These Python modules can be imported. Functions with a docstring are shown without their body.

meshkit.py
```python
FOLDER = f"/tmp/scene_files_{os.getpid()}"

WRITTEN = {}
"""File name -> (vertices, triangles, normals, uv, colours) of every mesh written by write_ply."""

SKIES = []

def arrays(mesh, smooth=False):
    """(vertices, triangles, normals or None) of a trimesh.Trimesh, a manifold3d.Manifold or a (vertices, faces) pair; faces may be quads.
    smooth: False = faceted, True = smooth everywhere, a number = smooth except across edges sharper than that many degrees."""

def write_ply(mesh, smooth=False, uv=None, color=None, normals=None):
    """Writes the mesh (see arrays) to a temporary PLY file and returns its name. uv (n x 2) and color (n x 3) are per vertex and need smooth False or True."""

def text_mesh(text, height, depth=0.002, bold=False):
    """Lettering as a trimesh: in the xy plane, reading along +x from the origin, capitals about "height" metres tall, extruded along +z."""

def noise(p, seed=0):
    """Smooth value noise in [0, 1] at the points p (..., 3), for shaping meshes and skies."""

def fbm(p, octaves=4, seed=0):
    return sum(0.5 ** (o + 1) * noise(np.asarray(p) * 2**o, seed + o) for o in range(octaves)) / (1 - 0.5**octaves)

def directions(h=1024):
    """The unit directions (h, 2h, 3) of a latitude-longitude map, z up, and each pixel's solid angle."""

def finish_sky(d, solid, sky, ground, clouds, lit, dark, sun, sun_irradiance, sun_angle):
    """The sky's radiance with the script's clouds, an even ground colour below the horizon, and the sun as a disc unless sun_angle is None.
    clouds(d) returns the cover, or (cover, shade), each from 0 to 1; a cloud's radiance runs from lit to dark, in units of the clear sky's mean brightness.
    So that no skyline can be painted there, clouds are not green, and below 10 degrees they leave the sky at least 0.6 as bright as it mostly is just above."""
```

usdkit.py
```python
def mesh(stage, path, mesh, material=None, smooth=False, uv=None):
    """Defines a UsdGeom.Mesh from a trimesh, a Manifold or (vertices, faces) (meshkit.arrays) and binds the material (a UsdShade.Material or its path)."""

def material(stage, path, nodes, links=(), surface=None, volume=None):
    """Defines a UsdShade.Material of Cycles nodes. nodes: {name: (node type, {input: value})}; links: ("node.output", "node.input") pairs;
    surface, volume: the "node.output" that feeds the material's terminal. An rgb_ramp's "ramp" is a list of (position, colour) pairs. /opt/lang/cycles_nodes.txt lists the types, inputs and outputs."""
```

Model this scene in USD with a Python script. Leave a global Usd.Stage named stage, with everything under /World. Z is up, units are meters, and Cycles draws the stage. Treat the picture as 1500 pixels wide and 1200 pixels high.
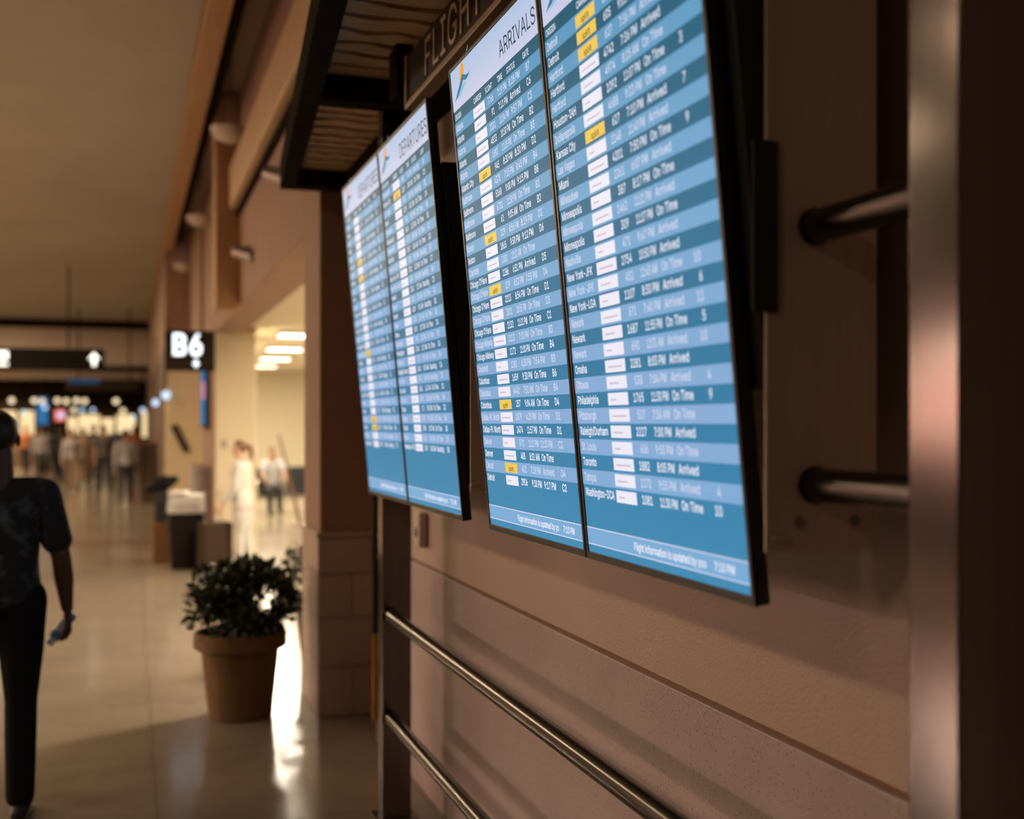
import math, random
import numpy as np
import trimesh, usdkit, meshkit
import manifold3d as m3
from manifold3d import Manifold
from pxr import Usd, UsdGeom, UsdLux, UsdShade, Gf, Sdf, Vt

stage = Usd.Stage.CreateInMemory()
UsdGeom.SetStageUpAxis(stage, 'Z')
UsdGeom.SetStageMetersPerUnit(stage, 1.0)
UsdGeom.Xform.Define(stage, '/World')
UsdGeom.Scope.Define(stage, '/World/Looks')

# ------------------------------------------------------------------ camera, exposure, lights
EYE, FPX, VPX, HZN = 1.8, 1650.0, 190.0, 620.0          # eye height, focal length in pixels, corridor vanishing point, horizon row
TH = math.atan((750 - VPX) / FPX)
cam = UsdGeom.Camera.Define(stage, '/World/camera')
c_, s_ = math.cos(TH), math.sin(TH)
cam.AddTransformOp().Set(Gf.Matrix4d(c_, -s_, 0, 0, 0, 0, 1, 0, -s_, -c_, 0, 0, 0, 0, EYE, 1))
cam.CreateHorizontalApertureAttr(36.0)
cam.CreateFocalLengthAttr(39.6)
cam.CreateVerticalApertureOffsetAttr(0.48)
cam.CreateFStopAttr(1.6)
cam.CreateFocusDistanceAttr(3.0)
cam.CreateExposureAttr(0.0)
cam.CreateClippingRangeAttr(Gf.Vec2f(0.05, 500))

WARM = (1.0, 0.74, 0.465)
N_LIGHT = [0]
def area_light(kind, loc, size, power, color=WARM, aim='down', parent='/World', name='lamp_glow'):
    """power in watts-like units: radiance = power / area"""
    N_LIGHT[0] += 1
    p = f'{parent}/{name}_{N_LIGHT[0]:03d}'
    if kind == 'disk':
        l = UsdLux.DiskLight.Define(stage, p); l.CreateRadiusAttr(size); a = math.pi * size * size
    elif kind == 'rect':
        l = UsdLux.RectLight.Define(stage, p); l.CreateWidthAttr(size[0]); l.CreateHeightAttr(size[1]); a = size[0] * size[1]
    else:
        l = UsdLux.SphereLight.Define(stage, p); l.CreateRadiusAttr(size); a = 4 * math.pi * size * size
    l.CreateIntensityAttr(power / a)
    l.CreateColorAttr(Gf.Vec3f(*color))
    l.AddTranslateOp().Set(Gf.Vec3d(*loc))
    if aim == 'up': l.AddRotateXYZOp().Set(Gf.Vec3f(180, 0, 0))
    elif aim == '+x': l.AddRotateXYZOp().Set(Gf.Vec3f(0, -90, 0))
    elif aim == '+y': l.AddRotateXYZOp().Set(Gf.Vec3f(90, 0, 0))
    elif aim == '-y': l.AddRotateXYZOp().Set(Gf.Vec3f(-90, 0, 0))
    elif not isinstance(aim, str): l.AddRotateXYZOp().Set(Gf.Vec3f(*aim))
    return l

CEIL_LAMPS = [(-5.0, y, p) for y, p in ((-1.0, 17), (3.0, 20), (7.0, 12), (11.0, 25), (15.0, 60), (19.0, 110), (23.0, 125), (28.0, 140), (33.5, 150))]
TROFFERS = [(2.3, 12.6, 26), (2.35, 16.6, 40), (2.55, 19.8, 42), (2.75, 22.8, 42), (2.85, 25.8, 46), (3.0, 9.2, 88), (5.2, 10.2, 110), (5.2, 14.0, 70), (5.2, 18.8, 40), (5.2, 23.8, 46)]
ADDED_SHOP_LIGHT = 128.0  # power of the lamps in the unseen shop, added to light the wall

# ------------------------------------------------------------------ helpers
NAMES = {}
def numbered(path):
    k = NAMES.get(path, 0); NAMES[path] = k + 1
    return path if k == 0 else f'{path}_{k:03d}'

def tag(prim, label=None, cat=None, group=None, kind=None):
    for k, v in (('label', label), ('category', cat), ('group', group), ('kind', kind)):
        if v: prim.SetCustomDataByKey(k, v)
    return prim

class Thing:
    def __init__(self, name, label, cat, loc=(0, 0, 0), rz=0.0, group=None, kind=None, matrix=None):
        self.path = numbered('/World/' + name)
        x = UsdGeom.Xform.Define(stage, self.path)
        self.loc = np.array(loc, float); self.rz = rz
        if matrix is not None: x.AddTransformOp().Set(matrix)
        else:
            x.AddTranslateOp().Set(Gf.Vec3d(*map(float, loc)))
            if rz: x.AddRotateZOp().Set(float(rz))
        self.prim = tag(x.GetPrim(), label, cat, group, kind)
    def part(self, name, mesh, mat, smooth=30, label=None, kind=None, parent=None, world=False):
        """mesh in local coordinates, or in world coordinates (world=True, things without rotation)"""
        m = meshkit.arrays(mesh)[:2] if not isinstance(mesh, trimesh.Trimesh) else (np.array(mesh.vertices), np.array(mesh.faces))
        v = m[0] - self.loc if world else m[0]
        p = numbered((parent or self.path) + '/' + name)
        usdkit.mesh(stage, p, (v, m[1]), LOOK[mat], smooth=smooth)
        tag(stage.GetPrimAtPath(p), label, None, None, kind)
        return p
def single(name, mesh, mat, label=None, cat=None, group=None, kind=None, smooth=30):
    p = numbered('/World/' + name)
    usdkit.mesh(stage, p, mesh, LOOK[mat], smooth=smooth)
    tag(stage.GetPrimAtPath(p), label, cat, group, kind)
    return p
def dup(src, loc, rz=0.0, label=None, group=None):
    was = src.prim.GetCustomData()
    t = Thing(src.path.rsplit('/', 1)[1], label or was['label'], was['category'], loc, rz, group or was.get('group'))
    t.prim.GetReferences().AddInternalReference(src.prim.GetPath()); t.prim.SetInstanceable(True)
    return t

def cat_(*ms): return trimesh.util.concatenate([m if isinstance(m, trimesh.Trimesh) else trimesh.Trimesh(*meshkit.arrays(m)[:2], process=False) for m in ms])
def box(x0, x1, y0, y1, z0, z1):
    b = trimesh.creation.box([abs(x1 - x0), abs(y1 - y0), abs(z1 - z0)]); b.apply_translation([(x0 + x1) / 2, (y0 + y1) / 2, (z0 + z1) / 2]); return b
def rbox(x0, x1, y0, y1, z0, z1, r=0.006, n=8):
    """box with rounded edges"""
    s = Manifold.sphere(r, n)
    return Manifold.batch_hull([s.translate((x, y, z)) for x in (x0 + r, x1 - r) for y in (y0 + r, y1 - r) for z in (z0 + r, z1 - r)])
def T(m):
    return m if isinstance(m, trimesh.Trimesh) else trimesh.Trimesh(*meshkit.arrays(m)[:2], process=False)
def tube(a, b, r, n=20):
    return trimesh.creation.cylinder(radius=r, segment=[a, b], sections=n)
def pipe(pts, r, n=10):
    v, f = _sweep(np.array(pts, float), r, n); return trimesh.Trimesh(v, f, process=False)
def _sweep(p, r, n):
    t = np.gradient(p, axis=0); t /= np.linalg.norm(t, axis=1, keepdims=True)
    a = np.cross(t, np.where(np.abs(t[:, 2:]) < 0.9, [0, 0, 1.0], [1.0, 0, 0])); a /= np.linalg.norm(a, axis=1, keepdims=True)
    b = np.cross(t, a); an = np.arange(n) * 2 * math.pi / n
    v = p[:, None] + np.broadcast_to(r, len(p))[:, None, None] * (np.cos(an)[None, :, None] * a[:, None] + np.sin(an)[None, :, None] * b[:, None])
    q = []
    for i in range(len(p) - 1):
        for j in range(n):
            k = (j + 1) % n; q += [[i * n + j, i * n + k, (i + 1) * n + k], [i * n + j, (i + 1) * n + k, (i + 1) * n + j]]
    L = len(p) * n; vv = np.vstack([v.reshape(-1, 3), p[:1], p[-1:]])
    for j in range(n):
        k = (j + 1) % n; q += [[L, k, j], [L + 1, (len(p) - 1) * n + j, (len(p) - 1) * n + k]]
    return vv, np.array(q)
def lathe(profile, n=40):
    return trimesh.creation.revolve(np.array(profile, float), sections=n)
def at(px, Y=None, X=None):
    """the spot along a line of sight in plan: pixel column px meets the plane X or Y"""
    k = (px - VPX) / 1840.0; t = math.tan(TH)
    if X is not None: return X / k - t * X
    return k * Y / (1 - t * k)
def floor_at(px, py):
    z = EYE * FPX / (py - HZN); x = (px - VPX) * z / (FPX / c_)
    return x, z / c_ - math.tan(TH) * x

# ------------------------------------------------------------------ materials
LOOK = {}
def lin(r, g, b):
    f = lambda c: c / 12.92 if c <= 0.04045 else ((c + 0.055) / 1.055) ** 2.4
    return (f(r / 255), f(g / 255), f(b / 255))
def look(name, color, rough=0.6, metal=0.0, spec=0.5, noise=None, color2=None, bump=0.0, bscale=60.0, detail=4, aniso=0.0, coat=0.0, stretch=None, sheen=0.0, ramp=(0.35, 0.65)):
    nodes = {'p': ('principled_bsdf', {'base_color': color, 'roughness': rough, 'metallic': metal, 'specular_ior_level': spec, 'coat_weight': coat, 'sheen_weight': sheen, 'anisotropic': aniso})}
    links = []
    if noise or bump:
        nodes['g'] = ('texture_coordinate', {})
        src = 'g.object'
        if stretch:
            nodes['mp'] = ('mapping', {'scale': stretch}); links.append(('g.object', 'mp.vector')); src = 'mp.vector'
    if noise:
        nodes['n'] = ('noise_texture', {'scale': noise, 'detail': detail, 'roughness': 0.6})
        nodes['r'] = ('rgb_ramp', {'ramp': [(ramp[0], color), (ramp[1], color2 or color)]})
        links += [(src, 'n.vector'), ('n.fac', 'r.fac'), ('r.color', 'p.base_color')]
    if bump:
        nodes['bn'] = ('noise_texture', {'scale': bscale, 'detail': 3.0})
        nodes['b'] = ('bump', {'strength': bump, 'distance': 0.01})
        links += [(src, 'bn.vector'), ('bn.fac', 'b.height'), ('b.normal', 'p.normal')]
    LOOK[name] = usdkit.material(stage, '/World/Looks/' + name, nodes, links, surface='p.BSDF')
def glow(name, color, strength=1.0):
    LOOK[name] = usdkit.material(stage, '/World/Looks/' + name, {'e': ('emission', {'color': color, 'strength': strength})}, surface='e.emission')
def screen_glow(name, stops, height, strength=1.0):
    """what a display shows, behind its glossy face: its colour, any viewing-angle brightening painted in, along the height of the panel (object space y)"""
    if isinstance(stops, tuple): stops = [(0.0, stops), (1.0, stops)]
    LOOK[name] = usdkit.material(stage, '/World/Looks/' + name, {
        'g': ('texture_coordinate', {}), 's': ('separate_xyz', {}), 'm': ('math', {'math_type': 'divide', 'value2': height}),
        'r': ('rgb_ramp', {'ramp': stops}), 'p': ('principled_bsdf', {'base_color': (0.01, 0.01, 0.011), 'roughness': 0.38, 'specular_ior_level': 0.06, 'emission_strength': strength})},
        [('g.object', 's.vector'), ('s.y', 'm.value1'), ('m.value', 'r.fac'), ('r.color', 'p.emission_color')], surface='p.BSDF')

def terrazzo(name, base, dark, light, rough):
    LOOK[name] = usdkit.material(stage, '/World/Looks/' + name, {
        'g': ('texture_coordinate', {}),
        'v': ('voronoi_texture', {'scale': 120.0, 'randomness': 1.0}), 'vr': ('separate_color', {}),
        'd': ('rgb_ramp', {'ramp': [(0.0, dark), (0.07, dark), (0.10, base), (0.93, base), (0.95, light), (1.0, light)]}),
        'sz': ('rgb_ramp', {'ramp': [(0.0, (1, 1, 1)), (0.22, (1, 1, 1)), (0.30, (0, 0, 0))]}),
        'n': ('noise_texture', {'scale': 3.0, 'detail': 6.0}), 'nr': ('rgb_ramp', {'ramp': [(0.3, tuple(0.88 * c for c in base)), (0.7, tuple(min(1, 1.08 * c) for c in base))]}),
        'mx': ('mix_color', {}), 'bn': ('noise_texture', {'scale': 140.0, 'detail': 3.0}), 'b': ('bump', {'strength': 0.10, 'distance': 0.004}),
        'p': ('principled_bsdf', {'roughness': rough})},
        [('g.object', 'v.vector'), ('g.object', 'n.vector'), ('g.object', 'bn.vector'), ('v.color', 'vr.color'), ('vr.r', 'd.fac'), ('v.distance', 'sz.fac'),
         ('n.fac', 'nr.fac'), ('nr.color', 'mx.a'), ('d.color', 'mx.b'), ('sz.color', 'mx.fac'), ('mx.result', 'p.base_color'), ('bn.fac', 'b.height'), ('b.normal', 'p.normal')], surface='p.BSDF')

terrazzo('terrazzo_wall', (0.50, 0.395, 0.375), (0.20, 0.14, 0.12), (0.66, 0.58, 0.55), 0.40)
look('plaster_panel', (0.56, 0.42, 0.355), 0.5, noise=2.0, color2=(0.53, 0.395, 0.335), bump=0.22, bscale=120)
look('joint_strip', (0.20, 0.09, 0.03), 0.5)
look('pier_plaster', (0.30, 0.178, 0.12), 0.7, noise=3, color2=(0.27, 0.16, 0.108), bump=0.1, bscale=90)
look('pier_tile_a', (0.46, 0.34, 0.28), 0.4, noise=4, color2=(0.42, 0.31, 0.25))
look('pier_tile_b', (0.43, 0.315, 0.26), 0.4, noise=4, color2=(0.40, 0.29, 0.24))
look('ceiling_paint', (0.36, 0.325, 0.27), 0.85, noise=0.4, color2=(0.325, 0.295, 0.245))
look('cream_paint', (0.72, 0.64, 0.48), 0.7)
look('bulkhead_paint', (0.50, 0.40, 0.33), 0.85, noise=0.6, color2=(0.44, 0.35, 0.29))
look('end_paint', (0.62, 0.52, 0.36), 0.7)
look('shop_paint', (0.62, 0.50, 0.48), 0.7)
look('beam_wood', (0.38, 0.215, 0.095), 0.6, noise=5, color2=(0.32, 0.175, 0.075), stretch=(6, 0.6, 6))
look('cornice_wood', (0.52, 0.36, 0.20), 0.5, noise=5, color2=(0.46, 0.31, 0.17), stretch=(6, 0.6, 6))
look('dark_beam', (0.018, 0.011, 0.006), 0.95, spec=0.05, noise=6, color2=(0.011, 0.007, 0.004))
for i, c in enumerate(((0.62, 0.42, 0.25), (0.66, 0.45, 0.28), (0.56, 0.38, 0.22))):
    look(f'soffit_board_{"abc"[i]}', c, 0.55, noise=7, color2=tuple(0.72 * x for x in c), stretch=(0.6, 9, 9), bump=0.3, bscale=20)
look('floor_stone', (0.275, 0.222, 0.163), 0.15, noise=2.2, color2=(0.24, 0.192, 0.14), detail=8, spec=0.5)
look('floor_stone_b', (0.255, 0.207, 0.153), 0.17, noise=2.6, color2=(0.22, 0.177, 0.13), detail=8, spec=0.5)
look('floor_band', (0.22, 0.15, 0.11), 0.18, noise=3, color2=(0.18, 0.12, 0.09))
look('floor_grout', (0.26, 0.20, 0.15), 0.6)
look('brushed_steel', (0.17, 0.145, 0.14), 0.20, metal=1.0, noise=40, color2=(0.145, 0.125, 0.12), stretch=(1, 1, 0.02), aniso=0.6)
look('steel_tube', (0.085, 0.074, 0.067), 0.24, metal=1.0)
look('bracket_plate', (0.55, 0.43, 0.37), 0.5, metal=0.1, noise=30, color2=(0.50, 0.39, 0.34), stretch=(1, 1, 0.05))
look('screw_steel', (0.25, 0.22, 0.20), 0.35, metal=1.0)
look('black_plastic', (0.010, 0.010, 0.011), 0.42)
look('bezel_edge', (0.012, 0.011, 0.011), 0.35, spec=0.4)
look('mount_black', (0.012, 0.011, 0.010), 0.6)
look('sign_brown', (0.018, 0.010, 0.005), 0.7, spec=0.2)
look('sign_black', (0.006, 0.005, 0.004), 0.8, spec=0.15)
look('sign_trim', (0.30, 0.19, 0.11), 0.4)
look('sign_letter', (0.50, 0.36, 0.24), 0.45)
look('terracotta', (0.20, 0.105, 0.033), 0.8, noise=5, color2=(0.17, 0.085, 0.025), bump=0.15, bscale=40)
look('pot_dark', (0.03, 0.022, 0.018), 0.5)
look('soil', (0.03, 0.02, 0.012), 0.95, noise=30, color2=(0.015, 0.01, 0.006))
look('leaf', (0.025, 0.035, 0.014), 0.4, noise=9, color2=(0.045, 0.055, 0.022))
look('stem', (0.06, 0.04, 0.02), 0.7)
look('bin_body', (0.008, 0.005, 0.004), 0.7, spec=0.12)
look('bin_top', (0.42, 0.38, 0.34), 0.35, metal=0.3)
look('paper_white', (0.82, 0.79, 0.72), 0.8)
look('wood_orange', (0.20, 0.09, 0.03), 0.6, noise=6, color2=(0.15, 0.065, 0.02), stretch=(6, 6, 0.7))
look('bag_black', (0.006, 0.006, 0.006), 0.8, spec=0.15, bump=0.2, bscale=30)
look('spot_metal', (0.30, 0.27, 0.25), 0.35, metal=0.8)
look('lamp_bowl', (0.50, 0.42, 0.36), 0.3)
look('seat_black', (0.009, 0.008, 0.008), 0.6, spec=0.25)
look('chrome', (0.75, 0.72, 0.68), 0.12, metal=1.0)
look('grey_box', (0.30, 0.25, 0.24), 0.6)
look('call_box', (0.62, 0.50, 0.42), 0.4)
look('brass', (0.55, 0.30, 0.08), 0.35, metal=0.7)
look('shop_wall', (0.16, 0.12, 0.09), 0.8)
look('dark_wood', (0.10, 0.055, 0.03), 0.6)
# people
look('skin_dark', (0.075, 0.034, 0.017), 0.5)
look('skin_light', (0.62, 0.38, 0.27), 0.5)
look('skin_mid', (0.36, 0.20, 0.125), 0.5)
look('hair_black', (0.008, 0.007, 0.006), 0.5)
look('hair_brown', (0.16, 0.065, 0.025), 0.45)
look('shirt_tie_dye', (0.006, 0.008, 0.011), 0.8, noise=9.0, color2=(0.10, 0.135, 0.155), ramp=(0.50, 0.70), detail=6)
look('jeans_dark', (0.004, 0.0045, 0.007), 0.9, spec=0.2, noise=5.0, color2=(0.009, 0.009, 0.010))
look('shoe_black', (0.010, 0.009, 0.009), 0.5)
look('cloth_white', (0.52, 0.49, 0.44), 0.85)
look('cloth_pale', (0.34, 0.32, 0.33), 0.85)
look('cloth_blue', (0.24, 0.30, 0.42), 0.8)
look('cloth_tan', (0.24, 0.17, 0.115), 0.85)
look('cloth_black', (0.02, 0.018, 0.018), 0.8)
look('cloth_navy', (0.025, 0.03, 0.05), 0.8)
look('cloth_grey', (0.09, 0.08, 0.075), 0.85)
look('cloth_orange', (0.36, 0.12, 0.04), 0.85)
look('eye_white', (0.7, 0.68, 0.65), 0.3)
look('bottle_blue', (0.16, 0.26, 0.36), 0.15)
look('bottle_label', (0.75, 0.78, 0.82), 0.4)
look('case_brown', (0.040, 0.020, 0.010), 0.7, spec=0.2)
# lamps and displays
glow('troffer_glow', (1.0, 0.90, 0.70), 6.0)
glow('globe_glow', (1.0, 0.78, 0.48), 1.5)
glow('shop_glow', (1.0, 0.73, 0.38), 1.15)
glow('cool_lamp_glow', (0.55, 0.74, 0.95), 1.5)
glow('sign_white_glow', (0.86, 0.94, 0.97), 2.2)
glow('sign_warm_glow', (1.0, 0.95, 0.80), 2.6)
glow('poster_blue_glow', (0.05, 0.24, 0.52), 0.7)
glow('strip_blue_glow', (0.03, 0.10, 0.22), 0.6)
glow('poster_pink_glow', (0.85, 0.30, 0.40), 0.9)
glow('poster_lilac_glow', (0.80, 0.60, 0.85), 1.0)
glow('red_glow', (0.9, 0.14, 0.06), 1.2)
glow('downlight_glow', (1.0, 0.75, 0.45), 2.0)
H_S = 1.371
screen_glow('display_dark', [(0.0, lin(60, 138, 180)), (0.25, lin(52, 126, 166)), (0.6, lin(34, 105, 137)), (1.0, lin(16, 84, 106))], H_S)  # brighter towards the bottom: viewing-angle brightening painted into the colour
screen_glow('display_light', [(0.0, lin(116, 170, 212)), (0.25, lin(136, 172, 214)), (0.55, lin(112, 166, 206)), (1.0, lin(78, 146, 184))], H_S)  # same painted viewing-angle change; the lavender stop is a painted glare tint
screen_glow('display_header', [(0.0, lin(196, 206, 232)), (0.90, lin(206, 206, 230)), (1.0, lin(176, 196, 226))], H_S)
screen_glow('display_text', [(0.0, lin(240, 240, 252)), (1.0, lin(214, 224, 240))], H_S)
screen_glow('display_text_soft', lin(206, 212, 236), H_S)
screen_glow('display_ink', lin(18, 50, 72), H_S)
screen_glow('display_yellow', lin(238, 200, 88), H_S)
screen_glow('display_tag', lin(236, 233, 246), H_S)
screen_glow('display_tag_ink', lin(206, 190, 205), H_S)
screen_glow('display_yellow_ink', lin(120, 92, 40), H_S)
screen_glow('display_orange', lin(236, 160, 60), H_S)
screen_glow('display_wave', lin(30, 118, 156), H_S)
screen_glow('display_wave_pale', lin(120, 190, 210), H_S)

# ------------------------------------------------------------------ the setting
# floor: one slab with stone tiles that can be told apart near by; joints recessed
FL = Thing('floor', None, None, (0, 0, 0), kind='structure')
FL.part('floor_slab', cat_(box(-8.2, 12, -4.2, 70, -0.2, -0.004)), 'floor_grout')
rng = random.Random(4)
TS = 1.22
for i in range(-4, 2):
    for j in range(-1, 15):
        x0, y0 = i * TS + 0.12, j * TS + 0.3
        FL.part('floor_tile', box(x0 + .002, x0 + TS - .002, y0 + .002, y0 + TS - .002, -0.03, 0.0 - 0.0004 * rng.random()), 'floor_band' if j == 14 and i < 1 else rng.choice(['floor_stone', 'floor_stone', 'floor_stone_b']), smooth=False)
yb = 15 * TS + 0.3; xl, xr = -4 * TS + .12, 2 * TS + .12
FL.part('floor_paving', cat_(box(xl, xr, yb, 70, -0.03, 0), box(-8.2, xl - .004, -4.2, 70, -0.03, 0), box(xr + .004, 12, -4.2, 70, -0.03, 0), box(xl, xr, -4.2, -TS + .298, -0.03, 0)), 'floor_stone', smooth=False)

WX = 1.361                                              # face of the wall behind the displays
W = Thing('wall_right', None, None, (WX, 0, 0), kind='structure')
W.part('wall_core', box(WX + .03, WX + .3, -4.0, 5.62, 0, 5.3), 'joint_strip', world=True)
for y0, y1 in ((-4.0, 0.2), (0.2, 5.62)):
    W.part('lower_panel', rbox(WX, WX + .03, y0 + .003, y1 - .003, 0.0, 1.098, .004), 'terrazzo_wall', world=True)
    W.part('upper_panel', rbox(WX + .002, WX + .03, y0 + .003, y1 - .003, 1.112, 4.4, .004), 'plaster_panel', world=True)
W.part('joint', box(WX + .012, WX + .032, -4.0, 5.62, 1.095, 1.115), 'joint_strip', world=True)
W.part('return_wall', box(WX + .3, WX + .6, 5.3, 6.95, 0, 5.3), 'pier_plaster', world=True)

# narrow door edge in the gap between the wall and the pier
D = Thing('door_1', None, None, (1.30, 6.20, 0), kind='structure')
D.part('door_leaf', rbox(1.318, 1.66, 6.22, 6.26, 0.01, 2.35, .004), 'pier_plaster', world=True)
strip = Manifold.cube((0.028, 0.006, 0.55)).translate((1.288, 6.205, 1.04))
for k in range(9):
    strip -= Manifold.cube((0.013, 0.05, 0.030)).translate((1.2955, 6.19, 1.065 + k * 0.059))
D.part('slotted_strip', strip, 'brushed_steel', world=True)
D.part('strip_back', box(1.284, 1.318, 6.213, 6.225, 0.62, 1.6), 'mount_black', world=True)
D.part('push_plate', rbox(1.286, 1.316, 6.200, 6.213, 0.63, 1.03, .003), 'black_plastic', world=True)
D.part('kick_plate', rbox(1.284, 1.316, 6.198, 6.213, 0.14, 0.615, .003), 'brass', world=True)

# the pier at the end of the wall: plaster above a ledge, tiles below
PY0, PY1, PX = 6.90, 7.57, 1.09
P = Thing('pier', 'brown plaster pier with a tiled base at the end of the display wall', None, (PX, PY0, 0), kind='structure')
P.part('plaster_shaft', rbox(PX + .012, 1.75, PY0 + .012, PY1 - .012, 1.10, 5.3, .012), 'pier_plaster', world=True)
P.part('ledge', rbox(PX - .012, 1.75, PY0 - .012, PY1 + .012, 1.098, 1.128, .006), 'pier_tile_a', world=True)
P.part('pier_core', box(PX + .012, 1.75, PY0 + .012, PY1 - .012, 0, 1.1), 'joint_strip', world=True)
hz = [0.0, 0.30, 0.60, 0.87, 1.096]
for k in range(4):
    xs = [PX, PX + .215, PX + .43, 1.70] if k % 2 == 0 else [PX, PX + .33, 1.70]
    for a, b in zip(xs, xs[1:]):
        P.part('tile', rbox(a + .002, b - .002, PY0, PY0 + .014, hz[k] + .003, hz[k + 1] - .002, .003, 6), rng.choice(['pier_tile_a', 'pier_tile_b']), world=True)
    ys = [PY0 + .015, PY0 + .34, PY1] if k % 2 == 0 else [PY0 + .015, PY0 + .22, PY0 + .5, PY1]
    for a, b in zip(ys, ys[1:]):
        P.part('tile', rbox(PX, PX + .014, a + .002, b - .002, hz[k] + .003, hz[k + 1] - .002, .003, 6), rng.choice(['pier_tile_a', 'pier_tile_b']), world=True)

# the wide opening to the waiting area: upper wall, cornice, second pier
G = Thing('wall_opening', None, None, (PX, 7.57, 0), kind='structure')
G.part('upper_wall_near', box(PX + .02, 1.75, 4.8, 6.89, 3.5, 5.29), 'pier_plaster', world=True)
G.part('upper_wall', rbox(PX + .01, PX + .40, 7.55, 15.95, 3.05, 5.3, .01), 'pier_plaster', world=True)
G.part('cornice', rbox(PX - .10, PX + .008, 4.8, 12.2, 4.06, 4.50, .02), 'cornice_wood', world=True)
G.part('cornice_dark_strip', rbox(PX - .03, PX + .008, 4.8, 12.2, 3.98, 4.06, .01), 'dark_beam', world=True)  # solid near-black strip under the cornice
G.part('hanging_pier', rbox(PX - .235, PX + .008, 12.2, 12.75, 3.0, 5.29, .015), 'beam_wood', world=True)
G2 = Thing('wall_pier', None, None, (PX, 15.9, 0), kind='structure')
G2.part('end_face', rbox(PX + .02, 1.66, 15.92, 16.2, 0, 3.4, .015), 'end_paint', world=True)
G2.part('end_face_dim', rbox(PX + .002, 1.66, 15.86, 16.25, 3.06, 5.6, .02), 'beam_wood', world=True)  # same pier as below; the dimmer light up here is painted as brown
G2.part('corridor_face', rbox(PX, PX + .4, 15.98, 18.2, 0, 5.3, .015), 'pier_plaster', world=True)
GL_ = Thing('wall_lintel', None, None, (PX, 18.2, 2.9), kind='structure')
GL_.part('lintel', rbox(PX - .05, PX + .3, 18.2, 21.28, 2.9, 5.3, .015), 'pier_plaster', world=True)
G3 = Thing('wall_pier', None, None, (0.63, 21.3, 0), kind='structure')
G3.part('end_face', rbox(0.62, 1.75, 21.3, 21.6, 0, 3.2, .015), 'end_paint', world=True)
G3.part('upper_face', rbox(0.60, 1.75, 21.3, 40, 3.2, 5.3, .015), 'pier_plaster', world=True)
G3.part('corridor_face', rbox(0.60, 0.95, 21.62, 44, 0, 3.2, .015), 'dark_wood', world=True)
# waiting area beyond the opening
G4 = Thing('wall_back', None, None, (5, 30, 0), kind='structure')
G4.part('back_wall', box(0.95, 12, 29.6, 29.9, 0, 3.4), 'cream_paint', world=True)
G4.part('side_wall', box(11.0, 11.3, 5.0, 29.6, 0, 3.4), 'cream_paint', world=True)
G4.part('near_wall', box(1.75, 11.0, 6.6, 6.9, 0, 3.4), 'cream_paint', world=True)
G4.part('left_wall', box(1.40, 1.64, 16.2, 29.6, 0, 3.4), 'cream_paint', world=True)
C2 = Thing('ceiling', None, None, (5, 17, 3.1), kind='structure')
C2.part('waiting_area_ceiling', box(1.49, 11.3, 6.6, 29.9, 3.12, 3.3), 'cream_paint', world=True)
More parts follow.
